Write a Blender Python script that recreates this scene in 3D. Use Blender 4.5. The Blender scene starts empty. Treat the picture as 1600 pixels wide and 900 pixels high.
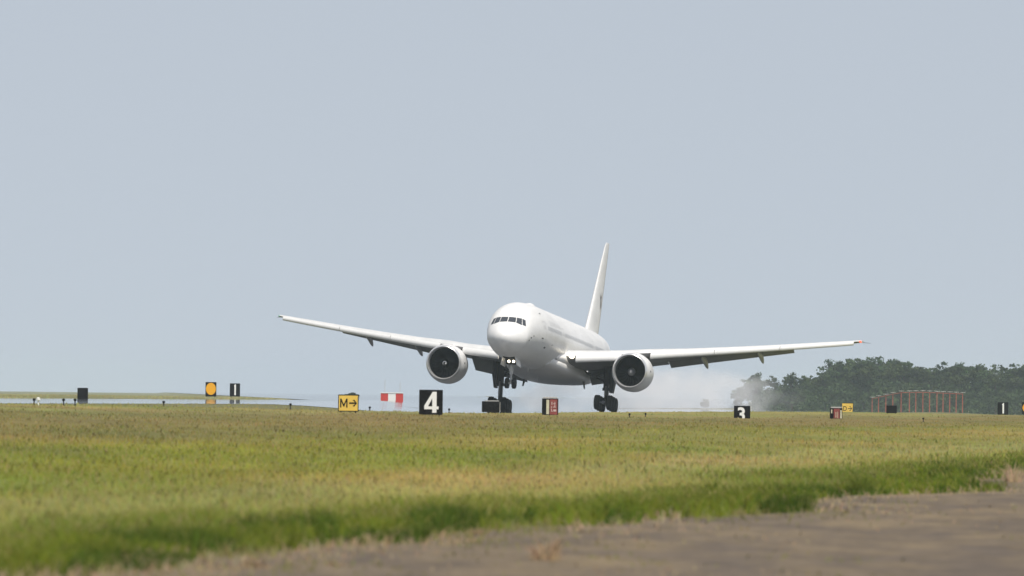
import bpy, bmesh, math, random
import numpy as np
from mathutils import Matrix, Vector

rng = np.random.default_rng(7)
random.seed(7)
SC = bpy.context.scene
COL = SC.collection
R = math.radians

# ------------------------------------------------------------------ camera, sky, sun, exposure
CAM_Z = 2.0
cam_d = bpy.data.cameras.new('camera')
cam = bpy.data.objects.new('camera', cam_d)
COL.objects.link(cam)
cam_d.sensor_width = 36.0
cam_d.lens = 504.0                       # a long telephoto lens
cam_d.clip_start = 1.0
cam_d.clip_end = 60000.0
F_PX = 22400.0                           # the same lens in pixels of a 1600 px wide frame
HOR = 618.0                              # height of the horizon in that frame
ROLL = R(0.65)
fw = Vector((-1.9 / F_PX, 1.0, (HOR - 450.0) / F_PX)).normalized()
rt0 = fw.cross(Vector((0, 0, 1))).normalized()
up0 = rt0.cross(fw)
rt = rt0 * math.cos(ROLL) + up0 * math.sin(ROLL)
up = up0 * math.cos(ROLL) - rt0 * math.sin(ROLL)
cam.matrix_world = Matrix(((rt.x, up.x, -fw.x, 0), (rt.y, up.y, -fw.y, 0), (rt.z, up.z, -fw.z, CAM_Z), (0, 0, 0, 1)))
cam_d.dof.use_dof = True
cam_d.dof.focus_distance = 1440.0
cam_d.dof.aperture_fstop = 8.0
SC.camera = cam

SUN_EL, SUN_AZ = R(62), R(158)           # azimuth clockwise from +Y: behind the camera, to its right
sun_dir = Vector((math.sin(SUN_AZ) * math.cos(SUN_EL), math.cos(SUN_AZ) * math.cos(SUN_EL), math.sin(SUN_EL)))
W = bpy.data.worlds.new('World')
SC.world = W
W.use_nodes = True
nt = W.node_tree
bg = nt.nodes['Background']
sky = nt.nodes.new('ShaderNodeTexSky')
sky.sky_type = 'NISHITA'
sky.sun_disc = False
sky.sun_elevation = SUN_EL
sky.sun_rotation = SUN_AZ
sky.air_density = 1.0
sky.dust_density = 1.0
sky.ozone_density = 2.0
# the haze lifts the sky's low band: sample it a little above the true horizon everywhere
wtc = nt.nodes.new('ShaderNodeTexCoord')
wmp = nt.nodes.new('ShaderNodeMapping')
wmp.inputs['Location'].default_value = (0, 0, 0.16)
wmp.inputs['Scale'].default_value = (1, 1, 0.84)
nt.links.new(wtc.outputs['Generated'], wmp.inputs[0])
nt.links.new(wmp.outputs[0], sky.inputs[0])
hs = nt.nodes.new('ShaderNodeHueSaturation')
hs.inputs['Saturation'].default_value = 0.40
hs.inputs['Hue'].default_value = 0.501
nt.links.new(sky.outputs[0], hs.inputs['Color'])
nt.links.new(hs.outputs[0], bg.inputs[0])
bg.inputs[1].default_value = 0.108
sd = bpy.data.lights.new('sun', 'SUN')
sd.energy = 4.0
sd.angle = R(0.6)
sd.color = (1.0, 0.95, 0.87)
sun = bpy.data.objects.new('sun', sd)
COL.objects.link(sun)
sun.rotation_euler = sun_dir.to_track_quat('Z', 'Y').to_euler()
VS = SC.view_settings
VS.view_transform = 'Standard'
VS.look = 'None'
VS.gamma = 1.0
VS.use_curve_mapping = False
VS.exposure = 0.12
CY = SC.cycles
CY.use_denoising = True
CY.max_bounces = 12
CY.diffuse_bounces = 3
CY.glossy_bounces = 4
CY.volume_bounces = 5
CY.volume_step_rate = 0.6
CY.volume_max_steps = 96
CY.sample_clamp_indirect = 6.0
HAZE_DENSITY = 0.000038
HAZE_COLOR = (0.76, 0.90, 1.0)


# ------------------------------------------------------------------ helpers
def smooth(a, b, x):
    t = np.clip((np.asarray(x, float) - a) / (b - a), 0, 1)
    return t * t * (3 - 2 * t)


def pchip(xs, ys):
    xs = np.asarray(xs, float); ys = np.asarray(ys, float)
    h = np.diff(xs); d = np.diff(ys) / h
    m = np.zeros(len(xs)); m[0] = d[0]; m[-1] = d[-1]
    for i in range(1, len(xs) - 1):
        if d[i - 1] * d[i] > 0:
            w1 = 2 * h[i] + h[i - 1]; w2 = h[i] + 2 * h[i - 1]
            m[i] = (w1 + w2) / (w1 / d[i - 1] + w2 / d[i])

    def f(x):
        x = np.clip(np.asarray(x, float), xs[0], xs[-1])
        i = np.clip(np.searchsorted(xs, x) - 1, 0, len(h) - 1)
        t = (x - xs[i]) / h[i]
        return ((2 * t**3 - 3 * t**2 + 1) * ys[i] + (t**3 - 2 * t**2 + t) * h[i] * m[i]
                + (-2 * t**3 + 3 * t**2) * ys[i + 1] + (t**3 - t**2) * h[i] * m[i + 1])
    return f


def vnoise(x, y, seed=0):
    """smooth value noise, -1..1"""
    x = np.asarray(x, float); y = np.asarray(y, float)
    xi = np.floor(x).astype(np.int64); yi = np.floor(y).astype(np.int64)
    fx = x - xi; fy = y - yi
    fx = fx * fx * (3 - 2 * fx); fy = fy * fy * (3 - 2 * fy)

    def hsh(a, b):
        n = (a * 374761393 + b * 668265263 + seed * 974634777) & 0x7fffffff
        n = ((n ^ (n >> 13)) * 1274126177) & 0x7fffffff
        n = (n ^ (n >> 16)) & 0xffff
        return n / 32767.5 - 1
    return ((hsh(xi, yi) * (1 - fx) + hsh(xi + 1, yi) * fx) * (1 - fy)
            + (hsh(xi, yi + 1) * (1 - fx) + hsh(xi + 1, yi + 1) * fx) * fy)


class MB:
    def __init__(self):
        self.v = []; self.f = []; self.mi = []

    def add(self, verts, faces, mi=0):
        o = len(self.v)
        self.v.extend([tuple(map(float, p)) for p in verts])
        self.f.extend([tuple(i + o for i in f) for f in faces])
        self.mi.extend([mi] * len(faces))
        return self

    def box(self, lo, hi, mi=0):
        x0, y0, z0 = lo; x1, y1, z1 = hi
        return self.add([(x0, y0, z0), (x1, y0, z0), (x1, y1, z0), (x0, y1, z0), (x0, y0, z1), (x1, y0, z1), (x1, y1, z1), (x0, y1, z1)],
                        [(0, 3, 2, 1), (4, 5, 6, 7), (0, 1, 5, 4), (1, 2, 6, 5), (2, 3, 7, 6), (3, 0, 4, 7)], mi)

    def loft(self, rings, closed=True, cap=True, mi=0):
        n = len(rings[0]); vs = [p for r in rings for p in r]; fs = []
        for i in range(len(rings) - 1):
            for j in range(n if closed else n - 1):
                k = (j + 1) % n
                fs.append((i * n + j, i * n + k, (i + 1) * n + k, (i + 1) * n + j))
        if cap and closed:
            fs.append(tuple(range(n - 1, -1, -1)))
            fs.append(tuple((len(rings) - 1) * n + j for j in range(n)))
        return self.add(vs, fs, mi)

    def tube(self, pts, rad, n=10, mi=0, cap=True):
        pts = [Vector(p) for p in pts]
        if not hasattr(rad, '__len__'): rad = [rad] * len(pts)
        rings = []
        for i, p in enumerate(pts):
            d = (pts[min(i + 1, len(pts) - 1)] - pts[max(i - 1, 0)]).normalized()
            a = Vector((0, 0, 1)) if abs(d.z) < 0.9 else Vector((1, 0, 0))
            u = d.cross(a).normalized(); w = d.cross(u)
            rings.append([p + (u * math.cos(t) + w * math.sin(t)) * rad[i] for t in np.linspace(0, 2 * math.pi, n, endpoint=False)])
        return self.loft(rings, cap=cap, mi=mi)

    def lathe(self, prof, axis='x', n=48, origin=(0, 0, 0), mi=0):
        """profile of (position along axis, radius)"""
        rings = []
        for a, r in prof:
            ring = []
            for t in np.linspace(0, 2 * math.pi, n, endpoint=False):
                c, s = r * math.cos(t), r * math.sin(t)
                p = {'x': (a, c, s), 'y': (c, a, s), 'z': (c, s, a)}[axis]
                ring.append((p[0] + origin[0], p[1] + origin[1], p[2] + origin[2]))
            rings.append(ring)
        return self.loft(rings, cap=False, mi=mi)

    def build(self, name, mats, parent=None, smooth_deg=None, off=(0, 0, 0), **tags):
        me = bpy.data.meshes.new(name)
        vs = self.v
        if off != (0, 0, 0):
            vs = [(a - off[0], b - off[1], c - off[2]) for a, b, c in vs]
        me.from_pydata(vs, [], self.f)
        if not isinstance(mats, (list, tuple)): mats = [mats]
        for m in mats: me.materials.append(m)
        me.polygons.foreach_set('material_index', self.mi)
        bm = bmesh.new(); bm.from_mesh(me); bmesh.ops.recalc_face_normals(bm, faces=bm.faces); bm.to_mesh(me); bm.free()
        me.update()
        o = bpy.data.objects.new(name, me)
        COL.objects.link(o)
        if smooth_deg is not None:
            me.polygons.foreach_set('use_smooth', [True] * len(self.f))
            me.set_sharp_from_angle(angle=R(smooth_deg))
        if parent: o.parent = parent
        for k, v in tags.items(): o[k] = v
        return o


def empty(name, loc, label, category, group=None, rotz=0.0):
    o = bpy.data.objects.new(name, None)
    COL.objects.link(o)
    o.empty_display_size = 0.3
    o.location = loc
    o.rotation_euler = (0, 0, rotz)
    o['label'] = label; o['category'] = category
    if group: o['group'] = group
    return o


def copy_tree(o, parent=None):
    c = o.copy()
    COL.objects.link(c)
    if parent: c.parent = parent
    for ch in [x for x in bpy.data.objects if x.parent == o]:
        copy_tree(ch, c)
    return c


def mat(name, base, rough=0.6, metal=0.0, spec=0.5, coat=0.0, noise=None, emit=None, bump=None):
    """procedural principled material; noise = (scale, amount, stretch) varies the base colour"""
    m = bpy.data.materials.new(name)
    m.use_nodes = True
    t = m.node_tree; b = t.nodes['Principled BSDF']
    b.inputs['Base Color'].default_value = (*base, 1)
    b.inputs['Roughness'].default_value = rough
    b.inputs['Metallic'].default_value = metal
    b.inputs['Specular IOR Level'].default_value = spec
    b.inputs['Coat Weight'].default_value = coat
    b.inputs['Coat Roughness'].default_value = 0.08
    if noise:
        sc, am, st = noise
        tc = t.nodes.new('ShaderNodeTexCoord'); mp = t.nodes.new('ShaderNodeMapping')
        mp.inputs['Scale'].default_value = st
        nz = t.nodes.new('ShaderNodeTexNoise')
        nz.inputs['Scale'].default_value = sc; nz.inputs['Detail'].default_value = 6; nz.inputs['Roughness'].default_value = 0.6
        rp = t.nodes.new('ShaderNodeMapRange')
        rp.inputs['From Min'].default_value = 0.3; rp.inputs['From Max'].default_value = 0.7
        rp.inputs['To Min'].default_value = 1 - am; rp.inputs['To Max'].default_value = 1 + am * 0.5
        mx = t.nodes.new('ShaderNodeVectorMath'); mx.operation = 'SCALE'
        mx.inputs[0].default_value = base
        t.links.new(tc.outputs['Object'], mp.inputs[0]); t.links.new(mp.outputs[0], nz.inputs['Vector'])
        t.links.new(nz.outputs['Fac'], rp.inputs['Value']); t.links.new(rp.outputs[0], mx.inputs['Scale'])
        t.links.new(mx.outputs[0], b.inputs['Base Color'])
        if bump:
            bp = t.nodes.new('ShaderNodeBump'); bp.inputs['Strength'].default_value = bump; bp.inputs['Distance'].default_value = 0.02
            t.links.new(nz.outputs['Fac'], bp.inputs['Height']); t.links.new(bp.outputs[0], b.inputs['Normal'])
    if emit:
        b.inputs['Emission Color'].default_value = (*emit[:3], 1)
        b.inputs['Emission Strength'].default_value = emit[3]
    return m


M = {}
M['white'] = mat('aircraft_white_paint', (0.76, 0.755, 0.745), 0.38, spec=0.35, coat=0.06, noise=(1.2, 0.09, (0.25, 1, 1)))
M['grey'] = mat('aircraft_grey_paint', (0.42, 0.43, 0.44), 0.4, noise=(1.5, 0.12, (0.3, 1, 1)))
M['wing'] = mat('wing_pale_paint', (0.66, 0.66, 0.65), 0.36, noise=(1.0, 0.10, (0.2, 1, 1)))
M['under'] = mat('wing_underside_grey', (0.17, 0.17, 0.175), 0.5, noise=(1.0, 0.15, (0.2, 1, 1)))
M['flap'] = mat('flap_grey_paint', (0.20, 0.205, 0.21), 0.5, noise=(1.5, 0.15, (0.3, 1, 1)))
M['slat'] = mat('slat_pale_paint', (0.66, 0.66, 0.65), 0.4, spec=0.4, noise=(1.5, 0.06, (0.3, 1, 1)))
M['metal'] = mat('bare_aluminium', (0.78, 0.78, 0.78), 0.28, metal=0.7, noise=(2, 0.06, (1, 1, 1)))
M['steel'] = mat('gear_steel', (0.28, 0.28, 0.29), 0.4, metal=0.3, noise=(5, 0.2, (1, 1, 1)))
M['silver'] = mat('gear_silver_paint', (0.55, 0.55, 0.54), 0.35, noise=(5, 0.2, (1, 1, 1)))
M['darkgear'] = mat('gear_dark_paint', (0.035, 0.035, 0.042), 0.6, spec=0.2, noise=(5, 0.2, (1, 1, 1)))
M['bay'] = mat('wheel_bay_black', (0.01, 0.01, 0.011), 0.8, spec=0.05)
M['rubber'] = mat('tyre_rubber', (0.014, 0.014, 0.016), 0.8, spec=0.12, noise=(8, 0.3, (1, 1, 1)))
M['rim'] = mat('wheel_rim', (0.05, 0.05, 0.05), 0.6, spec=0.2)
M['fan'] = mat('fan_titanium', (0.013, 0.014, 0.018), 0.32, metal=0.15)
M['duct'] = mat('intake_duct', (0.016, 0.017, 0.02), 0.7, spec=0.1)
M['glass'] = mat('cockpit_glass', (0.05, 0.055, 0.065), 0.08, spec=0.6)
M['pane'] = mat('cabin_window', (0.50, 0.51, 0.52), 0.3)
M['line'] = mat('panel_line_grey', (0.55, 0.55, 0.55), 0.5)
M['dark'] = mat('dark_marking', (0.05, 0.05, 0.055), 0.5)
M['spin_w'] = mat('white_marking', (0.75, 0.75, 0.75), 0.4)
M['lamp'] = mat('landing_lamp', (1, 1, 1), 0.3, emit=(1.0, 0.86, 0.62, 6.0))
M['lamp_dim'] = mat('wing_landing_lamp', (1, 1, 1), 0.3, emit=(1.0, 0.88, 0.66, 4.0))
M['red_nav'] = mat('red_nav_lamp', (0.8, 0.05, 0.02), 0.3, emit=(1.0, 0.12, 0.05, 2.0))
M['green_nav'] = mat('green_nav_lamp', (0.3, 0.5, 0.4), 0.3, emit=(0.2, 1.0, 0.5, 0.03))
M['sign_black'] = mat('sign_black', (0.011, 0.011, 0.013), 0.7, spec=0.12, noise=(9, 0.95, (1, 1, 1)))
M['sign_white'] = mat('sign_white', (0.80, 0.80, 0.78), 0.5, noise=(5, 0.08, (1, 1, 1)))
M['sign_yellow'] = mat('sign_yellow', (0.74, 0.50, 0.09), 0.5, noise=(3, 0.12, (1, 1, 1)))
M['sign_orange'] = mat('sign_orange', (0.85, 0.40, 0.004), 0.5, noise=(3, 0.05, (1, 1, 1)))
M['sign_red'] = mat('sign_faded_red', (0.24, 0.05, 0.045), 0.6, noise=(4, 0.35, (1, 1, 1)))
M['sign_cream'] = mat('sign_cream', (0.55, 0.52, 0.38), 0.6, noise=(4, 0.2, (1, 1, 1)))
M['sign_top'] = mat('sign_grey_top', (0.45, 0.44, 0.42), 0.6)
M['mast_red'] = mat('mast_orange_red', (0.40, 0.13, 0.09), 0.6, noise=(2, 0.2, (1, 1, 1)))
M['shelter_red'] = mat('shelter_red', (0.55, 0.05, 0.04), 0.6)
M['shelter_white'] = mat('shelter_white', (0.8, 0.8, 0.76), 0.6)
M['bark'] = mat('bark', (0.09, 0.07, 0.05), 0.9, noise=(4, 0.3, (1, 1, 1)))


# ------------------------------------------------------------------ the lie of the land
def x_c(D): return -96.95 + 0.0664 * D                      # runway centre line
def lat(x, D): return x - x_c(D)                            # metres to the right of it
taxi_edge = pchip([0, 100, 117, 123, 131, 137, 143, 154, 159, 166, 178, 193, 214, 222, 229, 250, 292, 420, 800, 3000, 14000],
                  [-13, -4.9, -3.4, -2.8, -2.5, -2.0, -1.3, -0.9, 0.1, 0.9, 2.2, 3.7, 4.9, 5.5, 6.8, 7.9, 10.3, 20, 50.4, 226, 1106])   # grass edge of the near pavement
def L_of(x, D): return x - taxi_edge(D)


ridge = pchip([300, 509, 570, 640, 740, 830, 950, 1200, 1641, 2200, 4000],
              [0.55, 0.56, 0.62, 0.75, 0.95, 1.06, 1.04, 1.10, 1.80, 2.2, 2.4])


def pave_drop(x): return 0.69 + 0.93 * smooth(-16, -3, x)


def bank_edge(D): return np.where(D < 1486, -21.5, -21.5 - (D - 1486) * 0.0256)


def drop(x, D):
    x = np.asarray(x, float); D = np.asarray(D, float)
    L = L_of(x, D); s = lat(x, D)
    tau = np.clip(-L / (38.35 + 0.0136 * D), 0, 1)
    d = 1.5 + (ridge(np.clip(D, 300, 4000)) - 1.5) * tau ** 1.45
    d = d + 0.035 * vnoise(x / 3.0, D / 14.0, 3) * smooth(0, 0.1, tau)
    k = smooth(41, 25, s)
    pd = pave_drop(x) + 0.003 + 0.06 * smooth(24.5, 21, s)
    d = d * (1 - k) + pd * k
    far = smooth(1950, 2070, D)
    d = np.where(x > .0165 * D - 2, d * (1 - far) + 2.75 * far, d)
    # far grass beyond the runway: gently uneven bank
    fg = smooth(-23, -30, s) * smooth(0, -6, x - bank_edge(D))
    d = d - fg * (0.12 + 0.10 * smooth(1250, 1500, D) * vnoise(x / 6.0, D / 120.0, 9) - .9 * smooth(1800, 2300, D))
    d = d + np.where(x > .0165 * D - 2, 1.5 * smooth(2100, 4000, D), 0)
    return d


def H(x, D): return CAM_Z - drop(x, D)


def at(px, D):                                              # world x of a bearing given in the photo, at a distance
    return (px - 800.0) / F_PX * D


# colour of the vegetation across the field, by lateral distance from the pavement edge
ZL = np.array([-80, -47, -42, -36, -26, -21, -18, -12, -10, -7.5, -4.2, -2.9, -0.5, 5])
ZC = np.array([(.205, .20, .068), (.205, .20, .068), (.19, .17, .07), (.158, .134, .052), (.158, .136, .048), (.148, .146, .034),
               (.152, .165, .028), (.158, .168, .032), (.20, .18, .05), (.235, .21, .08), (.19, .19, .055), (.10, .125, .018),
               (.10, .10, .03), (.20, .16, .10)])
ZH = np.array([.16, .16, .16, .17, .2, .22, .22, .22, .24, .25, .27, .42, .40, .15])


def zone(x, D):
    L = L_of(x, D)
    Lw = L * (1 + 0.16 * vnoise(x / 4.0, D / 22.0, 5)) + 0.9 * vnoise(x / 1.2, D / 9.0, 6) * np.clip(-L / 3.0, 0.3, 1.2)
    c = np.stack([np.interp(Lw, ZL, ZC[:, k]) for k in range(3)], -1)
    p = vnoise(x / 0.8, D / 7.0, 11)[..., None]; q = vnoise(x / 5.0, D / 40.0, 12)[..., None]
    gk = smooth(-8.5, -10.5, Lw) * smooth(-21, -18, Lw) * smooth(340, 430, D + 30 * q[..., 0]); c = c + (np.array([.20, .175, .055]) - c) * .75 * gk[..., None]
    c = c * np.array([1.16, 1.15, 1.0])
    c = c * (1 + 0.16 * p) * (1 + 0.10 * q) * (1 + 0.12 * q * np.array([1, -0.2, 0.6]))
    return np.clip(c, 0.004, 1), np.interp(Lw, ZL, ZH)


def set_cols(me, cols):
    a = me.color_attributes.new('tint', 'FLOAT_COLOR', 'POINT')
    rgba = np.ones((len(cols), 4), np.float32); rgba[:, :3] = cols
    a.data.foreach_set('color', rgba.ravel())


def veg_material(name, translucent=0.35, noise_scale=None):
    m = bpy.data.materials.new(name); m.use_nodes = True
    t = m.node_tree; b = t.nodes['Principled BSDF']; out = t.nodes['Material Output']
    a = t.nodes.new('ShaderNodeAttribute'); a.attribute_name = 'tint'
    src = a.outputs['Color']
    if noise_scale:
        tc = t.nodes.new('ShaderNodeTexCoord'); nz = t.nodes.new('ShaderNodeTexNoise')
        nz.inputs['Scale'].default_value = noise_scale; nz.inputs['Detail'].default_value = 8
        mr = t.nodes.new('ShaderNodeMapRange'); mr.inputs['From Min'].default_value = 0.3; mr.inputs['From Max'].default_value = 0.7
        mr.inputs['To Min'].default_value = 0.7; mr.inputs['To Max'].default_value = 1.2
        vm = t.nodes.new('ShaderNodeVectorMath'); vm.operation = 'SCALE'
        t.links.new(tc.outputs['Object'], nz.inputs['Vector']); t.links.new(nz.outputs['Fac'], mr.inputs['Value'])
        t.links.new(src, vm.inputs[0]); t.links.new(mr.outputs[0], vm.inputs['Scale'])
        src = vm.outputs[0]
    t.links.new(src, b.inputs['Base Color'])
    b.inputs['Roughness'].default_value = 0.85; b.inputs['Specular IOR Level'].default_value = 0.15
    if translucent:
        tr = t.nodes.new('ShaderNodeBsdfTranslucent'); mx = t.nodes.new('ShaderNodeMixShader'); mx.inputs[0].default_value = translucent
        t.links.new(src, tr.inputs['Color'])
        t.links.new(b.outputs[0], mx.inputs[1]); t.links.new(tr.outputs[0], mx.inputs[2]); t.links.new(mx.outputs[0], out.inputs['Surface'])
    return m


M['soil'] = veg_material('ground_soil_and_turf', 0, 1.2)
M['blade'] = veg_material('grass_blades', 0.25)
M['leaf'] = veg_material('tree_leaves', 0.3)


def np_mesh(name, v, faces, mats, cols=None, smooth_all=False, **tags):
    """faces: (n,k) array"""
    me = bpy.data.meshes.new(name)
    n, k = faces.shape
    me.vertices.add(len(v)); me.vertices.foreach_set('co', np.asarray(v, np.float32).ravel())
    me.loops.add(n * k); me.loops.foreach_set('vertex_index', faces.astype(np.int32).ravel())
    me.polygons.add(n); me.polygons.foreach_set('loop_start', np.arange(0, n * k, k, dtype=np.int32))
    me.update(calc_edges=True); me.validate()
    for m in (mats if isinstance(mats, list) else [mats]): me.materials.append(m)
    if cols is not None: set_cols(me, cols)
    if smooth_all: me.polygons.foreach_set('use_smooth', [True] * n)
    o = bpy.data.objects.new(name, me); COL.objects.link(o)
    for a, b in tags.items(): o[a] = b
    return o


def grid_sheet(name, xs, ys, zf, mats, colf=None, **tags):
    """xs: (ny,nx) world x, ys: (ny,) world y"""
    ny, nx = xs.shape
    Y = np.repeat(ys[:, None], nx, 1)
    Z = zf(xs, Y)
    v = np.stack([xs, Y, Z], -1).reshape(-1, 3)
    i = (np.arange(ny - 1)[:, None] * nx + np.arange(nx - 1)[None]).ravel()
    f = np.stack([i, i + 1, i + nx + 1, i + nx], -1)
    cols = colf(xs.ravel(), Y.ravel()) if colf else None
    return np_mesh(name, v, f, mats, cols, True, **tags)


# ground: one sheet to the horizon, finest near the camera's field
ys = np.unique(np.concatenate([np.linspace(-200, 60, 8), np.linspace(60, 420, 240), np.linspace(420, 1000, 260), np.linspace(1000, 2800, 240),
                               np.geomspace(2800, 14000, 24)]))
w = np.concatenate([-np.geomspace(1.5, 0.001, 12)[:-1], [0], np.geomspace(0.001, 1.5, 12)[1:]])
u = np.concatenate([np.linspace(-1, -0.12, 14)[:-1] , np.linspace(-0.12, 0.12, 200), np.linspace(0.12, 1, 14)[1:]])
half = np.maximum(ys, 60) * 0.55
xs = u[None, :] * half[:, None]


def ground_col(x, D):
    c, h = zone(x, D)
    pale = np.array([.17, .165, .075]) * (1 + 0.25 * vnoise(x / 6, D / 60, 21))[:, None]
    k = (smooth(40, 30, lat(x, D)))[:, None]
    return c * (1 - k) * 0.85 + pale * k


grid_sheet('ground', xs, ys, H, M['soil'], ground_col, kind='structure')


def asphalt(name, base, rough, spec=0.5, dry=None, grit=True):
    m = mat(name, base, rough, spec=spec)
    t = m.node_tree; b = t.nodes['Principled BSDF']
    tc = t.nodes.new('ShaderNodeTexCoord')

    def nz(scale, stretch, lo, hi, det=7):
        mp = t.nodes.new('ShaderNodeMapping'); mp.inputs['Scale'].default_value = stretch
        n_ = t.nodes.new('ShaderNodeTexNoise'); n_.inputs['Scale'].default_value = scale; n_.inputs['Detail'].default_value = det; n_.inputs['Roughness'].default_value = .65
        r_ = t.nodes.new('ShaderNodeMapRange'); r_.inputs['From Min'].default_value = lo; r_.inputs['From Max'].default_value = hi
        t.links.new(tc.outputs['Object'], mp.inputs[0]); t.links.new(mp.outputs[0], n_.inputs['Vector']); t.links.new(n_.outputs['Fac'], r_.inputs['Value'])
        return r_

    if grit:
        mx = t.nodes.new('ShaderNodeMix'); mx.data_type = 'RGBA'; mx.inputs['A'].default_value = (*base, 1); mx.inputs['B'].default_value = (*dry, 1)
        t.links.new(nz(1.0, (.9, .13, 1), 0.40, .70).outputs[0], mx.inputs['Factor'])
        g = nz(1.0, (3.5, .7, 1), .3, .7); g.inputs['To Min'].default_value = .72; g.inputs['To Max'].default_value = 1.22
        h_ = nz(30.0, (1, 1, 1), .3, .7); h_.inputs['To Min'].default_value = .75; h_.inputs['To Max'].default_value = 1.2
        mm = t.nodes.new('ShaderNodeMath'); mm.operation = 'MULTIPLY'; t.links.new(g.outputs[0], mm.inputs[0]); t.links.new(h_.outputs[0], mm.inputs[1])
        v = t.nodes.new('ShaderNodeVectorMath'); v.operation = 'SCALE'
        t.links.new(mx.outputs['Result'], v.inputs[0]); t.links.new(mm.outputs[0], v.inputs['Scale']); t.links.new(v.outputs[0], b.inputs['Base Color'])
    return m


M['taxi'] = asphalt('worn_brown_asphalt', (0.118, 0.096, 0.076), 0.9, 0.08, dry=(0.215, 0.165, 0.10))
M['runway'] = asphalt('mirage_mirror_asphalt', (0.06, 0.06, 0.062), 0.02, 0.5, grit=False)  # mirror finish standing in for the mirage's reflected sky
M['paint'] = mat('runway_white_paint', (0.7, 0.7, 0.68), 0.02)

# near pavement (right foreground)
def pave_edge(D): return taxi_edge(D) + 0.45 * vnoise(D / 9, D * 0, 31) + 0.28 * vnoise(D / 2.5, D * 0, 32)


ty = np.linspace(30, 420, 260)
tj = np.linspace(0, 1, 30)
edge = pave_edge(ty) - .25
tx = edge[:, None] + tj[None, :] * 24.0
grid_sheet('taxiway', tx, ty, lambda x, y: H(x, y) + 0.02, M['taxi'], kind='structure')

# runway: made mirror-smooth so that it reflects the sky, imitating the mirage
ry = np.linspace(620, 1950, 60)
rs = np.linspace(-23, 23, 24)
grid_sheet('runway', x_c(ry)[:, None] + rs[None, :], ry, lambda x, y: CAM_Z - pave_drop(x), M['runway'], kind='structure')
# added mirror sheet over the far field, imitating the mirage's band of sky
ay = np.unique(np.concatenate([np.linspace(1486, 3000, 40), np.geomspace(3000, 12000, 20)]))
al = np.maximum(bank_edge(ay) + 0.8, -0.5 * ay)
ar = np.minimum(x_c(ay) - 23.0, 0.0165 * ay)
grid_sheet('mirage_mirror', al[:, None] + np.linspace(0, 1, 40)[None, :] * (ar - al)[:, None], ay, lambda x, y: CAM_Z - pave_drop(x) - 0.004, M['runway'], kind='structure')
mk = MB()
for D0 in np.arange(1000, 1940, 60.0):
    q = []
    for dD, ds in ((0, -.45), (0, .45), (36, .45), (36, -.45)):
        x = x_c(D0 + dD) + ds; q.append((x, D0 + dD, CAM_Z - float(pave_drop(x)) + 0.006))
    mk.add(q, [(0, 1, 2, 3)])
mk.build('runway_marking', M['paint'], kind='structure')


# ------------------------------------------------------------------ grass
def soft_normals(o, P, up_w):
    """grass shades like the sward it belongs to: blade normals lean towards the sky"""
    a = P[:, 1] - P[:, 0]; b = P[:, 4] - P[:, 0]
    n = np.cross(a, b); n /= np.maximum(np.linalg.norm(n, axis=1), 1e-9)[:, None]
    n *= -np.sign(n[:, 1:2] - .2 * n[:, 2:3] + 1e-9)
    n = n + np.array([0, 0, up_w]); n /= np.linalg.norm(n, axis=1)[:, None]
    o.data.polygons.foreach_set('use_smooth', [True] * len(o.data.polygons))
    o.data.normals_split_custom_set_from_vertices(np.repeat(n, 5, 0).tolist())


def blades(name, x, D, h, width, cols, lean=0.5, away=None, **tags):
    n = len(x)
    z = H(x, D) - 0.01
    a = rng.uniform(0, 2 * np.pi, n)
    dx, dy = np.cos(a), np.sin(a)
    b = rng.uniform(0, 2 * np.pi, n) if away is None else away
    ln = h * lean * rng.uniform(0.1, 1, n)
    lx, ly = np.cos(b) * ln, np.sin(b) * ln
    hw = width * 0.5
    P = np.zeros((n, 5, 3))
    P[:, 0] = np.stack([x - dx * hw, D - dy * hw, z], -1); P[:, 1] = np.stack([x + dx * hw, D + dy * hw, z], -1)
    P[:, 2] = np.stack([x + dx * hw * .8 + lx * .35, D + dy * hw * .8 + ly * .35, z + h * .55], -1)
    P[:, 3] = np.stack([x - dx * hw * .8 + lx * .35, D - dy * hw * .8 + ly * .35, z + h * .55], -1)
    P[:, 4] = np.stack([x + lx, D + ly, z + h * np.sqrt(np.maximum(1 - (lean * .6) ** 2, .3))], -1)
    o = np.arange(n)[:, None] * 5
    tri = np.concatenate([o + np.array([[0, 1, 2]]), o + np.array([[0, 2, 3]]), o + np.array([[3, 2, 4]])], 0)
    # all blades face the same half of the horizon, so that none shades as a back face
    fn = np.cross(P[:, 1] - P[:, 0], P[:, 4] - P[:, 0])
    flip = np.tile(fn[:, 1] - .2 * fn[:, 2] > 0, 3)
    tri[flip] = tri[flip][:, ::-1]
    o = np_mesh(name, P.reshape(-1, 3), tri, M['blade'], np.repeat(cols, 5, 0), **tags)
    soft_normals(o, P, 1.3)
    return o


def sample_wedge(n, d0, d1, spread=0.062):
    uu = rng.uniform(0, 1, n)
    D = 1.0 / (1 / d0 + uu * (1 / d1 - 1 / d0))
    x = rng.uniform(-spread, spread, n) * D
    return x, D


def hue(c, amt):
    n = len(c)
    return np.clip(c * rng.uniform(1 - amt, 1 + amt, (n, 1)) * (1 + rng.uniform(-.12, .12, (n, 3))), 0.003, 0.9)


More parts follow.
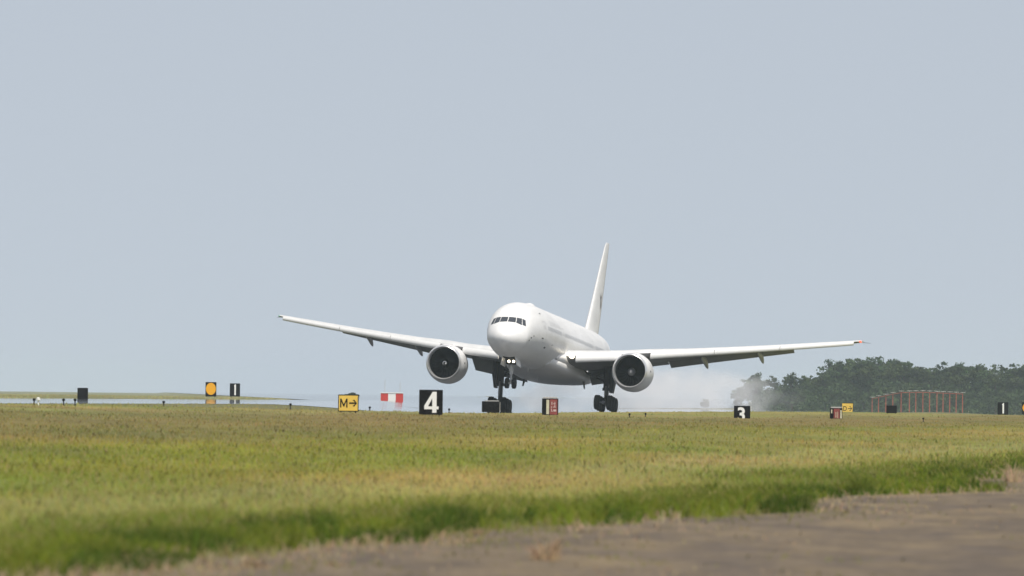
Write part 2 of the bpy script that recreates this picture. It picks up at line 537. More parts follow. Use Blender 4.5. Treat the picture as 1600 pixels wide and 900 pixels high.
# field grass
x, D = sample_wedge(230000, 100, 1300)
s = lat(x, D); L = L_of(x, D)
k = (L < -1.6 + 0.6 * vnoise(x, D / 7, 41)) & (s > 24)
x, D = x[k], D[k]
c, hh = zone(x, D)
dry = rng.uniform(0, 1, len(x)) < 0.16
c[dry] = c[dry] * 0.45 + np.array([.27, .22, .11]) * 0.55
hh = hh * rng.uniform(0.45, 1.15, len(x)) * (1 + 0.35 * vnoise(x / 0.7, D / 4.0, 42)) * 0.6
blades('field_grass', x, D, hh, 0.010 + D * 6.0e-5, hue(c, .14), lean=.95, kind='stuff', label='green and straw coloured grass covering the field between pavement and runway', category='grass')

# taller green grass along the pavement edge, in uneven mounds
n = 90000
D = 1.0 / (1 / 95 + rng.uniform(0, 1, n) * (1 / 420 - 1 / 95))
wd = 2.3 + .8 * vnoise(D / 14, D * 0, 51) + 0.4 * vnoise(D / 4, D * 0, 52)
e = rng.uniform(0, 1, n)
x = pave_edge(D) + .12 - e * wd * 1.35 + 0.25 * vnoise(D / 3.5, D * 0, 53)
mound = np.clip(.5 + .75 * vnoise(x / .75, D / 5.5, 55) + .3 * vnoise(x / .3, D / 2.2, 56), 0, 1.2)
keep = rng.uniform(0, 1, n) < .25 + .75 * mound
x, D, e, mound = x[keep], D[keep], e[keep], mound[keep]; n = len(x)
c = np.array([.095, .120, .010]) * (1 + .3 * vnoise(x / .5, D / 4, 54))[:, None] * np.ones((n, 3))
deep = (vnoise(x / .7, D / 6, 57) + .8 * (.45 - e))[:, None] > .3
c = np.where(deep, c * np.array([.45, .58, .5]), c)
yl = rng.uniform(0, 1, n) < .10 + .5 * smooth(.35, .9, e)
c[yl] = c[yl] * .45 + np.array([.22, .20, .065]) * .55
hh = (0.05 + 0.27 * mound * (1 - .5 * smooth(.5, 1, e))) * rng.uniform(.45, 1.2, n)
blades('edge_grass', x, D, np.maximum(hh, .04), 0.010 + D * 6e-5, hue(c, .22), lean=.95, kind='stuff', label='uneven dark green grass growing in mounds along the edge of the brown pavement', category='grass')

# dead grass and weeds scattered on the near pavement
n = 120000
x, D = sample_wedge(n, 95, 420)
L = x - pave_edge(D)
pat = vnoise(x / .9, D / 6, 61) + .6 * vnoise(x / .35, D / 2.6, 63) + .5 * vnoise(x / 2.4, D / 30, 64)
dens = np.clip(.05 + .75 * (pat - .15), 0, 1) * (np.exp(-np.maximum(L, 0) / 1.6) + .22) + 1.1 * np.exp(-np.abs(L - .25) / .7)
k = (L > -.35) & (rng.uniform(0, 1, n) < dens)
x, D, L = x[k], D[k], L[k]
c = np.array([.27, .205, .125]) * np.ones((len(x), 3))
g = (vnoise(x / 1.4, D / 12, 62) > .2) | (rng.uniform(0, 1, len(x)) < .15)
c[g] = (.15, .14, .05)
blades('dry_verge_grass', x, D, rng.uniform(.02, .10, len(x)) * (1 + 1.4 * np.exp(-np.abs(L) / .5)), 0.012 + D * 6e-5, hue(c, .22), lean=.95, kind='stuff', label='short dead grass creeping over the brown pavement edge', category='grass')

# far grass beyond the runway
n = 60000
D = 1 / rng.uniform(1 / 3000, 1 / 1180, n); x = rng.uniform(-0.075, -0.008, n) * D
k = (lat(x, D) < -24) & (x < bank_edge(D)) & (D < 2100) & (vnoise(x / 3, D / 40, 73) > -.35)
x, D = x[k], D[k]
c = np.array([.26, .25, .12]) * (1 + .3 * vnoise(x / 5, D / 60, 71))[:, None]
blades('far_grass', x, D, rng.uniform(.03, .14, len(x)) * (1 + .9 * vnoise(x / 4, D / 50, 72)), 0.11, hue(c, .2), kind='stuff', label='pale grass on the bank beyond the runway at left', category='grass')


def tuft(px, D, h, n, col, label, spread=.12):
    x0 = at(px, D)
    a = rng.uniform(0, 2 * np.pi, n); r = spread * rng.uniform(0, 1, n) ** .8 * .55
    x = x0 + np.cos(a) * r; y = D + np.sin(a) * r * 2
    c = np.array(col) * np.ones((n, 3))
    fall = 1 - .55 * (r / spread / .55) ** 1.5
    o = blades('dry_grass_tuft', x, y, h * fall * rng.uniform(.35, 1.15, n), 0.016, hue(c, .2), lean=.95, away=a + rng.normal(0, .5, n), label=label, category='grass tuft', group='dry grass tufts on the pavement')
    z = float(H(x0, D))
    v = np.zeros(len(o.data.vertices) * 3, np.float32); o.data.vertices.foreach_get('co', v)
    v = v.reshape(-1, 3) - np.array([x0, D, z], np.float32); o.data.vertices.foreach_set('co', v.ravel()); o.data.update()
    o.location = (x0, D, z)


tuft(857, 129, .34, 150, (.30, .215, .13), 'tall straw coloured grass tuft on the brown pavement at bottom centre', .22)
tuft(400, 121, .16, 120, (.28, .20, .12), 'straw coloured grass tuft low at the bottom left edge of the pavement', .22)
tuft(748, 152, .14, 170, (.24, .18, .10), 'short brownish grass tuft below the dark green edge at centre', .2)
tuft(1584, 262, .50, 170, (.31, .225, .14), 'tall pale dry grass tuft at the right edge of the picture', .3)
tuft(1530, 250, .28, 140, (.28, .20, .125), 'smaller dry grass tuft left of the tall pale one at far right', .3)
tuft(528, 123, .12, 90, (.27, .20, .115), 'sparse dry tuft on the pavement between the two bottom tufts', .2)
tuft(1345, 224, .46, 420, (.085, .11, .014), 'dark green weed clump standing out of the edge grass at right', .3)


# ------------------------------------------------------------------ the airliner
REF = (-25.0, 0.0, 0.0)                 # local point placed at LOC; x forward, y to its left, z up from the body axis
LOC = Vector((3.285, 1461.6, CAM_Z + 5.335))
YAW, PITCH, ROLLA = 0.16900, 0.0625, 0.03293
f0 = Vector((-math.sin(YAW), -math.cos(YAW), 0)); l0 = Vector((math.cos(YAW), -math.sin(YAW), 0)); u0 = Vector((0, 0, 1))
f1 = f0 * math.cos(PITCH) + u0 * math.sin(PITCH); u1 = u0 * math.cos(PITCH) - f0 * math.sin(PITCH)
l2 = l0 * math.cos(ROLLA) - u1 * math.sin(ROLLA); u2 = u1 * math.cos(ROLLA) + l0 * math.sin(ROLLA)
ROT = Matrix((f1, l2, u2)).transposed()
BASE = Vector((-31.8, 0, -6.24))         # the thing's origin: between the main wheels, on the ground
plane = empty('airliner', (0, 0, 0), 'white twin-engine wide-body airliner touching down nose-up with its wheels smoking', 'airliner')
plane.matrix_world = Matrix.Translation(LOC + ROT @ (BASE - Vector(REF))) @ ROT.to_4x4()
OFF = tuple(BASE)


def part(mb, name, m, parent=plane, deg=40, **t):
    return mb.build(name, m, parent, deg, off=OFF, **t)


st = np.array([  # distance from the nose, top, bottom, half width
    (0, -1.00, -1.00, 0.0), (.12, -.62, -1.42, .46), (.5, -.24, -1.86, .95), (1.0, .10, -2.17, 1.33), (1.7, .50, -2.44, 1.75), (2.4, .88, -2.60, 2.05),
    (3.1, 1.50, -2.72, 2.18), (3.8, 2.02, -2.82, 2.32), (4.8, 2.46, -2.92, 2.50), (6.3, 2.82, -3.01, 2.72), (8.5, 3.04, -3.07, 2.95), (11, 3.1, -3.1, 3.07),
    (20, 3.1, -3.1, 3.1), (41, 3.1, -3.1, 3.1), (45, 3.1, -2.78, 2.93), (49, 3.09, -2.05, 2.55), (53, 3.03, -1.15, 2.02), (57, 2.9, -.2, 1.42), (60, 2.72, .6, .92), (62, 2.5, 1.15, .5), (62.9, 2.25, 1.5, .22)])
rq = np.sqrt(st[:, 0])
f_top, f_bot, f_hw = pchip(rq, st[:, 1]), pchip(rq, st[:, 2]), pchip(rq, st[:, 3])


def body_ring(d, n=56, grow=0.0):
    r = math.sqrt(d); t, b, hw = float(f_top(r)), float(f_bot(r)), float(f_hw(r))
    a = np.linspace(0, 2 * np.pi, n, endpoint=False)
    return [(-d, (hw + grow) * math.cos(q), (t + b) / 2 + ((t - b) / 2 + grow) * math.sin(q)) for q in a]


def body_pt(d, ang, grow=0.0):
    r = math.sqrt(d); t, b, hw = float(f_top(r)), float(f_bot(r)), float(f_hw(r))
    return (-d, (hw + grow) * math.cos(ang), (t + b) / 2 + ((t - b) / 2 + grow) * math.sin(ang))


def front_pt(y, z, grow=0.015):
    """the point of the nose seen head-on at (y, z)"""
    lo, hi = 0.0, 11.0
    for _ in range(40):
        d = (lo + hi) / 2; r = math.sqrt(d); t, b, hw = float(f_top(r)), float(f_bot(r)), max(float(f_hw(r)), 1e-6)
        v = (y / hw) ** 2 + ((z - (t + b) / 2) / max((t - b) / 2, 1e-6)) ** 2
        if v > 1: lo = d
        else: hi = d
    return (-hi + grow, y * (1 + grow * .5), z + grow * .6)


m = MB()
ds = np.concatenate([np.linspace(0.0005, 3.4, 48) ** 2, np.linspace(12, 41, 24), np.linspace(41, 62.9, 40)[1:]])
m.loft([body_ring(d) for d in ds])
fus = part(m, 'fuselage', M['white'])

# belly fairing between the wings
m = MB(); rr = []
for d in np.linspace(16.5, 42.5, 34):
    t = math.sin(math.pi * np.clip((d - 16.5) / 26, 0, 1)) ** 0.55
    hw = 2.2 + 1.25 * t; zb = -2.75 - .95 * t; zt = -1.7
    a = np.linspace(0, 2 * np.pi, 28, endpoint=False)
    rr.append([(-d, hw * np.sign(math.cos(q)) * abs(math.cos(q)) ** .7, (zt + zb) / 2 + (zt - zb) / 2 * np.sign(math.sin(q)) * abs(math.sin(q)) ** .7) for q in a])
m.loft(rr)
part(m, 'belly_fairing', M['white'])

m = MB(); m.tube([(-18.9, 2.5, -2.62), (-19.0, 2.5, -2.62), (-20.6, 2.45, -2.7)], [.05, .30, .30], 14)
part(m, 'air_inlet', M['bay'])

# cockpit windows (three a side), seen head-on as (y, z) quads
panes = [((.04, 1.02), (.80, .97), (.74, 1.50), (.04, 1.53)), ((.86, .95), (1.42, .74), (1.28, 1.43), (.80, 1.50)), ((1.47, .77), (1.78, .66), (1.62, 1.28), (1.33, 1.41))]
for sg in (-1, 1):
    for q in panes:
        m = MB(); n = 6; vs = []
        for i in range(n + 1):
            for j in range(n + 1):
                a, b = i / n, j / n
                y = (q[0][0] * (1 - a) + q[1][0] * a) * (1 - b) + (q[3][0] * (1 - a) + q[2][0] * a) * b
                z = (q[0][1] * (1 - a) + q[1][1] * a) * (1 - b) + (q[3][1] * (1 - a) + q[2][1] * a) * b
                vs.append(front_pt(y * sg, z - .36, .02))
        m.add(vs, [(i * (n + 1) + j, i * (n + 1) + j + 1, (i + 1) * (n + 1) + j + 1, (i + 1) * (n + 1) + j) for i in range(n) for j in range(n)])
        part(m, 'cockpit_window', M['glass'])


def side_patch(m, d0, d1, z0, z1, grow=.012, side=1, nx=1, nz=3):
    vs = []
    for i in range(nx + 1):
        d = d0 + (d1 - d0) * i / nx
        r = math.sqrt(d); t, b = float(f_top(r)), float(f_bot(r))
        for j in range(nz + 1):
            z = z0 + (z1 - z0) * j / nz
            an = math.asin(max(-1, min(1, (z - (t + b) / 2) / ((t - b) / 2))))
            p = body_pt(d, an, grow); vs.append((p[0], p[1] * side, p[2]))
    m.add(vs, [(i * (nz + 1) + j, (i + 1) * (nz + 1) + j, (i + 1) * (nz + 1) + j + 1, i * (nz + 1) + j + 1) for i in range(nx) for j in range(nz)])


# cabin windows of the side in view
wm = None
doors = [(7.4, 8.5), (17.6, 18.7), (36.6, 37.7), (50.6, 51.7)]
d = 9.4
while d < 50:
    if all(not (a - .45 < d < b + .25) for a, b in doors):
        m = MB(); side_patch(m, d, d + .27, .42, .80)
        part(m, 'cabin_window', M['pane'])
    d += 0.535
for a, b in doors:
    m = MB(); w_ = .035
    for (p, q, z0, z1) in ((a, a + w_, -.95, 1.15), (b - w_, b, -.95, 1.15), (a, b, 1.15, 1.15 + w_), (a, b, -.95 - w_, -.95)):
        side_patch(m, p, q, z0, z1, .010, nx=2, nz=6)
    side_patch(m, (a + b) / 2 - .12, (a + b) / 2 + .12, .45, .78, .013)
    part(m, 'cabin_door', M['line'])
# small dark probes, vents and stencils on the forward body
m = MB()
for (d0, d1, z0, z1) in ((6.9, 7.5, -.62, -.5), (8.8, 9.5, -1.45, -1.30), (3.4, 3.7, -.85, -.7), (4.1, 4.35, -.6, -.5), (3.0, 3.2, -1.15, -1.0), (12.0, 12.3, -1.0, -.86), (7.7, 8.2, 1.9, 2.0)):
    m = MB(); side_patch(m, d0, d1, z0, z1, .014, nx=2); part(m, 'probe_marking', M['dark'])
# faint ghost lettering above and below the windows
m = MB()
M['ghost'] = mat('faded_lettering', (.715, .715, .72), .4)
for d0 in np.arange(11.0, 17.0, .95):
    m = MB(); side_patch(m, d0, d0 + .55, 1.05, 1.5, .011, nx=2); part(m, 'ghost_lettering', M['ghost'])
# antenna hump, blades
m = MB(); rr = []
for t in np.linspace(0, 1, 12):
    hh_ = .42 * math.sin(math.pi * t) ** .6 + .01
    rr.append([(-13.2 - 2.6 * t, .55 * math.cos(q), 2.98 + hh_ * max(0, math.sin(q)) + .1 * min(0, math.sin(q))) for q in np.linspace(0, 2 * math.pi, 14, endpoint=False)])
m.loft(rr); part(m, 'antenna_fairing', M['white'])
for d0, z0, hgt in ((15.5, -3.08, -.45), (21.5, -3.65, -.5), (33, 3.08, .4)):
    m = MB(); m.loft([[(-d0, -.02, z0), (-d0 - .45, 0, z0), (-d0, .02, z0)], [(-d0 - .25, -.01, z0 + hgt), (-d0 - .45, 0, z0 + hgt), (-d0 - .25, .01, z0 + hgt)]])
    part(m, 'blade_antenna', M['line'])

# --- wings
def LE(y): return 20.5 + (y - 3.1) * .672
TEf = pchip([0, 3.1, 10.5, 30.46], [34.6, 34.8, 35.4, 41.3])
def wz(y): return -1.45 + .125 * (y - 3.1) + .00073 * (y - 3.1) ** 2
def chord(y): return float(TEf(y)) - LE(y)


def foil(n=16, tc=.12, cam=.015):
    t = (1 - np.cos(np.linspace(0, np.pi, n))) / 2
    yt = 5 * tc * (.2969 * np.sqrt(t) - .126 * t - .3516 * t**2 + .2843 * t**3 - .1036 * t**4)
    yc = cam * 4 * t * (1 - t)
    return np.concatenate([np.stack([t[::-1], (yc + yt)[::-1]], -1), np.stack([t[1:-1], (yc - yt)[1:-1]], -1)])


def sec(y, c0, c1, tc, tw, side, dz=0.0, dx=0.0, cam=.015, n=16, pivot=0.0):
    """airfoil section between chord stations at distance c0..c1 aft of the nose, twisted about its leading edge"""
    P = foil(n, tc, cam); c = c1 - c0; ct, sn = math.cos(tw), math.sin(tw)
    out = []
    for a, b in P:
        px = (a - pivot) * c; pz = b * c
        out.append((-(c0 + pivot * c + dx + px * ct + pz * sn), y * side, wz(y) + dz + pz * ct - px * sn))
    return out


for side in (-1, 1):
    m = MB(); rr = []
    for y, tc, tw in ((1.2, .135, R(3.5)), (3.1, .135, R(3.5)), (5.5, .125, R(2.9)), (8, .118, R(2.4)), (10.5, .112, R(1.9)), (14, .108, R(1.5)), (18, .105, R(1)), (22, .102, R(.6)), (26, .10, R(0)), (29.4, .10, R(-.5))):
        c0 = LE(y) - (1.1 if y < 3 else 0)
        te = float(TEf(y))
        te2 = te - (2.3 if 3 < y < 9.5 else (.12 if y < 12 else (1.15 * (1 - (y - 12) / 20))))
        rr.append(sec(y, c0, te2 if y < 24 else te, tc, tw, side))
    rr.append(sec(30.1, LE(30.1) + .05, 41.2, .11, R(-.7), side)); rr.append(sec(30.46, LE(30.46) + .45, 41.2, .10, R(-.8), side))
    m.loft(rr if side > 0 else [r[::-1] for r in rr])
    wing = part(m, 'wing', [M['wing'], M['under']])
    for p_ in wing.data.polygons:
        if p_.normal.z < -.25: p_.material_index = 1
    # leading edge slats, drooped ahead of the wing
    for a, b in ((4.0, 8.2), (10.9, 16.8), (16.85, 22.9), (22.95, 29.8)):
        m = MB(); rr = []
        for y in np.linspace(a, b, 6):
            sc_ = min(1, .42 + chord(y) / 20)
            rr.append(sec(y, LE(y) - .55 * sc_, LE(y) + .8 * sc_, .46, R(-24), side, dz=-.30 * sc_, cam=.06, n=12, pivot=.5))
        m.loft(rr if side > 0 else [r[::-1] for r in rr])
        part(m, 'slat', M['slat'])
    # flaps, well down
    def flap(a, b, fc0, fc1, ang, dz0, name, nn=6):
        m = MB(); rr = []
        for y in np.linspace(a, b, nn):
            te = float(TEf(y)); fc = fc0 + (fc1 - fc0) * (y - a) / (b - a)
            tw = R(2.5) * (1 - y / 30); zz = -(te - .75 * fc - LE(y)) * math.sin(tw)
            rr.append(sec(y, te - .72 * fc, te + .28 * fc, .13, R(ang), side, dz=zz + dz0, cam=.03, n=12))
        m.loft(rr if side > 0 else [r[::-1] for r in rr])
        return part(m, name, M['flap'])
    flap(3.35, 8.9, 3.3, 3.0, 26, -.12, 'inboard_flap')
    flap(9.0, 11.2, 2.2, 2.1, 8, -.02, 'flaperon')
    flap(11.4, 23.6, 2.0, 1.0, 20, -.02, 'outboard_flap')
    # ground spoilers just starting to lift
    for a, b in ((11.8, 14.6), (14.7, 17.5), (17.6, 20.4), (20.5, 23.2)):
        m = MB(); rr = []
        for y in (a, (a + b) / 2, b):
            te = float(TEf(y)); c1_ = te - 1.2 + .03 * y; cc = 1.25 - .02 * y
            zt = .055 * chord(y) * .55 - (c1_ - LE(y)) * math.sin(R(1.2))
            rr.append(sec(y, c1_ - cc, c1_, .05, R(-7), side, dz=zt + .02, cam=0, n=8))
        m.loft(rr if side > 0 else [r[::-1] for r in rr]); part(m, 'spoiler', M['wing'])
    # flap track fairings
    for y, ln, hgt in ((6.4, 5.4, .8), (14.9, 4.6, .75), (20.4, 3.9, .62)):
        m = MB(); rr = []
        te = float(TEf(y))
        for t in np.linspace(0, 1, 12):
            rad = math.sin(math.pi * min(1, t * .97 + .015)) ** .6
            xx = te - ln * .62 + ln * t
            zz = wz(y) - (te - ln * .6 - LE(y)) * math.sin(R(1.5)) - .22 - .30 * t - max(0, t - .5) * 1.0
            rr.append([(-xx, side * y + .23 * rad * math.cos(q), zz + hgt * .5 * rad * math.sin(q)) for q in np.linspace(0, 2 * math.pi, 12, endpoint=False)])
        m.loft(rr); part(m, 'flap_fairing', M['grey'])
    # wing root landing light, wingtip light
    y = 3.55
    m = MB(); m.lathe([(-(LE(y) - .28), .001), (-(LE(y) - .26), .18), (-(LE(y) - .10), .26), (-(LE(y) + .3), .28)], 'x', 20, (0, side * y, wz(y) + .02))
    part(m, 'landing_light', M['lamp_dim'])
    m = MB(); m.lathe([(-38.85, .001), (-39.0, .09), (-39.5, .10), (-39.9, .001)], 'x', 10, (0, side * 30.35, wz(30.3) + .0))
    part(m, 'tip_light', M['red_nav'] if side > 0 else M['green_nav'])
    m = MB(); m.tube([(-41.0, side * 30.4, wz(30.4)), (-41.9, side * 31.1, wz(30.4) + .02)], [.03, .012], 6)
    part(m, 'static_wick', M['dark'])
    # wing root fillet
    m = MB(); rr = []
    for d_ in np.linspace(17.6, 24.0, 12):
        t = (d_ - 17.6) / 6.4
        rr.append([(-d_, side * (2.75 + .95 * t ** .7 * max(0, math.cos(q)) ** .7 - .2), -1.75 + (.25 + .65 * t) * math.sin(q)) for q in np.linspace(0, 2 * math.pi, 16, endpoint=False)])
    m.loft(rr if side > 0 else [r[::-1] for r in rr]); part(m, 'root_fillet', M['white'])

    # --- engine
    EY, EZ, EX = 9.6 * side, -2.66, -20.6
    O = (EX, EY, EZ)
    m = MB()
    m.lathe([(-.28, 1.80), (-.7, 1.90), (-1.3, 1.97), (-2.2, 2.01), (-3.2, 1.97), (-4.2, 1.84), (-5.0, 1.66), (-5.35, 1.55), (-5.3, 1.50), (-4.4, 1.55)], 'x', 64, O)
    eng = part(m, 'engine_nacelle', M['white'], deg=50)
    m = MB(); m.lathe([(-.75, 1.545), (-.35, 1.545), (-.12, 1.58), (0, 1.66), (-.03, 1.72), (-.14, 1.77), (-.29, 1.805)], 'x', 64, O); part(m, 'intake_lip', M['metal'], eng, 60)
    m = MB(); m.lathe([(-.74, 1.546), (-1.2, 1.56), (-2.2, 1.58), (-2.25, .2)], 'x', 64, O); part(m, 'intake_duct', M['duct'], eng)
    m = MB()
    for kf in range(22):
        a0 = 2 * math.pi * kf / 22 + .1; g = []
        for t in np.linspace(0, 1, 9):
            r_ = .42 + 1.12 * t; tw = R(20 + 38 * t); cc = .52 + .14 * t
            sw = .22 * t * t
            for e_ in (-.5, .0, .5):
                ax = e_ * cc * math.cos(tw); ta = e_ * cc * math.sin(tw) + .16 * math.sin(math.pi * t)
                an = a0 + ta / r_
                g.append((EX - 1.45 - sw + ax - .06 * (1 - 4 * e_ * e_), EY + r_ * math.cos(an), EZ + r_ * math.sin(an)))
        m.add(g, [(i * 3 + j, i * 3 + j + 1, i * 3 + j + 4, i * 3 + j + 3) for i in range(8) for j in range(2)])
    part(m, 'fan', M['fan'], eng)
    m = MB(); m.lathe([(-.78, .002), (-.81, .08), (-.95, .20), (-1.15, .31), (-1.45, .42), (-1.8, .46)], 'x', 32, O)
    part(m, 'spinner', M['sign_black'] if side < 0 else M['steel'], eng)
    if side < 0:
        m = MB(); vs = []
        for t in np.linspace(0, 1, 26):
            an = R(250) - t * R(300); r0_ = .06 + .13 * t; wd_ = .025 + .075 * math.sin(math.pi * min(1, t * .9 + .1))
            for rr_ in (r0_, r0_ + wd_):
                xx = -(.78 + .85 * rr_ ** 1.35) + .03
                vs.append((EX + xx, EY - rr_ * math.cos(an), EZ + rr_ * math.sin(an)))
        m.add(vs, [(2 * i, 2 * i + 1, 2 * i + 3, 2 * i + 2) for i in range(25)])
        part(m, 'spinner_swirl', M['spin_w'], eng)
    m = MB(); m.lathe([(-4.3, 1.5), (-5.0, 1.2), (-6.6, .78), (-6.6, .62), (-7.5, .32), (-8.1, .05)], 'x', 40, O); part(m, 'core_exhaust', M['steel'], eng)
    # small strake and dark vent on the inner flank
    m = MB(); m.box((EX - 1.6, EY + 1.93 - .02, EZ + .02), (EX - 1.25, EY + 1.93 + .05, EZ + .2)); part(m, 'nacelle_vent', M['dark'], eng)
    m = MB(); rr = []
    for d_, zb, zt, hw in ((-2.4, 1.7, 2.0, .05), (-3.2, 1.5, 2.12, .2), (-4.2, 1.4, 2.15, .26), (-5.5, 1.0, 2.0, .27), (-7.5, .75, 1.8, .25), (-10.0, 1.0, 1.5, .12), (-11, 1.1, 1.4, .03)):
        rr.append([(EX + d_, EY + hw * a, EZ + z) for a, z in ((-1, zb), (1, zb), (1, (zb + zt) / 2), (.7, zt), (-.7, zt), (-1, (zb + zt) / 2))])
    m.loft(rr); part(m, 'engine_pylon', M['white'], eng, 30)

# --- tail
m = MB(); rr = []
rud = []
for z, le, te, tc in ((2.2, 48.2, 60.6, .07), (3.2, 49.6, 60.9, .072), (5, 51.5, 61.3, .072), (8, 54.4, 61.9, .07), (11, 57.35, 62.5, .062), (12.6, 59.0, 62.85, .05), (12.95, 59.8, 62.9, .03)):
    P = foil(18, tc, 0); c = te - le; hg_ = .58
    rr.append([(-(le + min(a, hg_) * c), (b if a <= hg_ else math.copysign(.004, b)) * c, z) for a, b in P])
    if z > 3:
        q = []
        for a, b in P:
            a2 = max(a, hg_ + .003); b2 = b if a >= hg_ else math.copysign(.008, b)
            u_, w_ = (a2 - hg_) * c, b2 * c; an = R(21)
            q.append((-(le + hg_ * c + .03 + u_ * math.cos(an) + w_ * math.sin(an)), w_ * math.cos(an) - u_ * math.sin(an), z))
        rud.append(q)
m.loft(rr); fin = part(m, 'tail_fin', M['white'])
m = MB(); m.loft(rud); part(m, 'rudder', M['white'], fin)
# dark emblem on the fin: a small soaring bird shape
m = MB()
for poly in ([(-.9, .9), (-.15, .25), (.1, .45), (.75, 1.0), (.2, .1), (.0, -.2), (-.3, .0)], [(-.25, .1), (.15, .15), (.3, -.9), (.05, -1.25), (-.2, -.8)]):
    vs = []
    for a, b in poly:
        b *= .8; z = 6.7 + b; le = 51.5 + (z - 5) * .967; te = 61.3 + (z - 5) * .2; xx = 56.4 + a * .9
        t = (xx - le) / (te - le); yt = 5 * .072 * (.2969 * math.sqrt(t) - .126 * t - .3516 * t**2 + .2843 * t**3 - .1036 * t**4) * (te - le)
        vs.append((-xx, yt + .03, z))
    m.add(vs, [tuple(range(len(vs)))])
part(m, 'fin_emblem', M['dark'], fin)
m = MB(); m.tube([(-57.1, 0, 10.2), (-56.7, 0, 10.35)], [.12, .05], 8); part(m, 'fin_probe', M['white'], fin)
for side in (-1, 1):
    m = MB(); rr = []
    for y, le, te, tc in ((.6, 52.6, 60.2, .095), (2, 53.8, 60.5, .095), (6, 57.2, 61.4, .09), (10.4, 61.0, 62.9, .085), (10.76, 61.7, 63.0, .05)):
        P = foil(12, tc, 0); c = te - le
        rr.append([(-(le + a * c), side * y, 0.75 + .075 * y + b * c - .03 * a * c) for a, b in P])
    m.loft(rr if side > 0 else [r[::-1] for r in rr]); part(m, 'tailplane', M['white'])


# --- landing gear
def wheel(mb_t, mb_r, x, y, z, rad, wid):
    hw = wid / 2; p = []
    for a, r_ in ((-hw * .78, rad * .56), (-hw * .95, rad * .7), (-hw, rad * .84), (-hw * .82, rad * .96), (-hw * .45, rad), (0, rad * 1.003), (hw * .45, rad), (hw * .82, rad * .96), (hw, rad * .84), (hw * .95, rad * .7), (hw * .78, rad * .56)):
        p.append((a, r_))
    mb_t.lathe(p, 'y', 32, (x, y, z))
    mb_r.lathe([(-hw * .8, rad * .57), (-hw * .55, rad * .5), (-hw * .5, rad * .2), (-hw * .8, rad * .12), (-hw * .8, .001)], 'y', 24, (x, y, z))
    mb_r.lathe([(hw * .8, rad * .57), (hw * .55, rad * .5), (hw * .5, rad * .2), (hw * .8, rad * .12), (hw * .8, .001)], 'y', 24, (x, y, z))


for side, ext in ((-1, .66), (1, .0)):
    gx, gy = -31.8, 5.5 * side
    tilt = R(1.5)
    cz = -6.24 + .76 - ext + 1.46 * math.sin(tilt) - .04      # bogie pivot; the rear wheels carry the load
    m = MB()
    m.tube([(gx + .35, gy, -1.3), (gx + .1, gy, -4.0)], [.36, .33], 16); m.tube([(gx + .1, gy, -3.95), (gx, gy, cz)], [.22, .2], 16)
    m.tube([(gx + .1, gy, -3.85), (gx + .09, gy, -4.15)], [.42, .42], 16)
    m.tube([(gx - .05, gy - .32, cz + .1), (gx - .05, gy + .32, cz + .1)], .26, 14)
    gear = part(m, 'main_gear', M['darkgear'])
    m = MB()
    m.tube([(gx + .2, gy - side * .1, -3.2), (gx + 1.0, gy - side * 2.6, -2.2)], .12, 8)
    m.tube([(gx - .2, gy - side * .1, -3.3), (gx - 1.6, gy - side * .6, -2.0)], .12, 8)
    m.tube([(gx + .2, gy - side * .15, -2.4), (gx + .6, gy - side * 1.4, -2.75)], .08, 8)
    part(m, 'side_brace', M['darkgear'], gear)
    m = MB(); m.tube([(gx + .55, gy, -3.7), (gx + .75, gy, (cz - 3.7) / 2), (gx + .2, gy, cz + .1)], [.09, .11, .09], 8)
    m.tube([(gx + .3, gy + .25, -3.4), (gx + .35, gy + .28, cz + .2)], .04, 6)
    part(m, 'torque_link', M['steel'], gear)
    m = MB(); m.tube([(gx + 1.75 * math.cos(tilt), gy, cz + 1.75 * math.sin(tilt)), (gx - 1.75 * math.cos(tilt), gy, cz - 1.75 * math.sin(tilt))], .17, 12)
    for k_ in (-1, 0, 1):
        m.tube([(gx + k_ * 1.46 * math.cos(tilt), gy - .75, cz + k_ * 1.46 * math.sin(tilt)), (gx + k_ * 1.46 * math.cos(tilt), gy + .75, cz + k_ * 1.46 * math.sin(tilt))], .09, 10)
    part(m, 'bogie_beam', M['steel'], gear)
    m = MB(); m.loft([[(gx + a, gy + side * b, z) for a, b in ((.7, .34), (.75, .55), (.6, .86), (-.9, .86), (-.9, .40))] for z in (-1.3, -3.0)] + [[(gx + a, gy + side * b, -4.35) for a, b in ((.5, .36), (.55, .52), (.4, .66), (-.7, .66), (-.7, .42))]])
    part(m, 'gear_door', M['darkgear'], gear, 20)
    m2 = MB()
    m2.loft([[(gx + .6, 3.0 * side + .04, -2.9), (gx - .9, 3.0 * side + .04, -2.9), (gx - .9, 3.0 * side - .04, -2.9), (gx + .6, 3.0 * side - .04, -2.9)],
             [(gx + .3, 3.2 * side + .03, -4.05), (gx - .2, 3.2 * side + .03, -4.05), (gx - .2, 3.2 * side - .03, -4.05), (gx + .3, 3.2 * side - .03, -4.05)]])
    part(m2, 'bay_door', M['darkgear'], gear, 20)
    for k_ in (-1, 0, 1):
        for o_ in (-.64, .64):
            mt, mr_ = MB(), MB()
            wheel(mt, mr_, gx + k_ * 1.46 * math.cos(tilt), gy + o_, cz + k_ * 1.46 * math.sin(tilt), .76, .58)
            mt.v += []; o2 = len(mt.v); mt.v.extend(mr_.v); mt.f.extend([tuple(i + o2 for i in f_) for f_ in mr_.f]); mt.mi.extend([1] * len(mr_.f))
            part(mt, 'wheel', [M['rubber'], M['rim']], gear, 50)
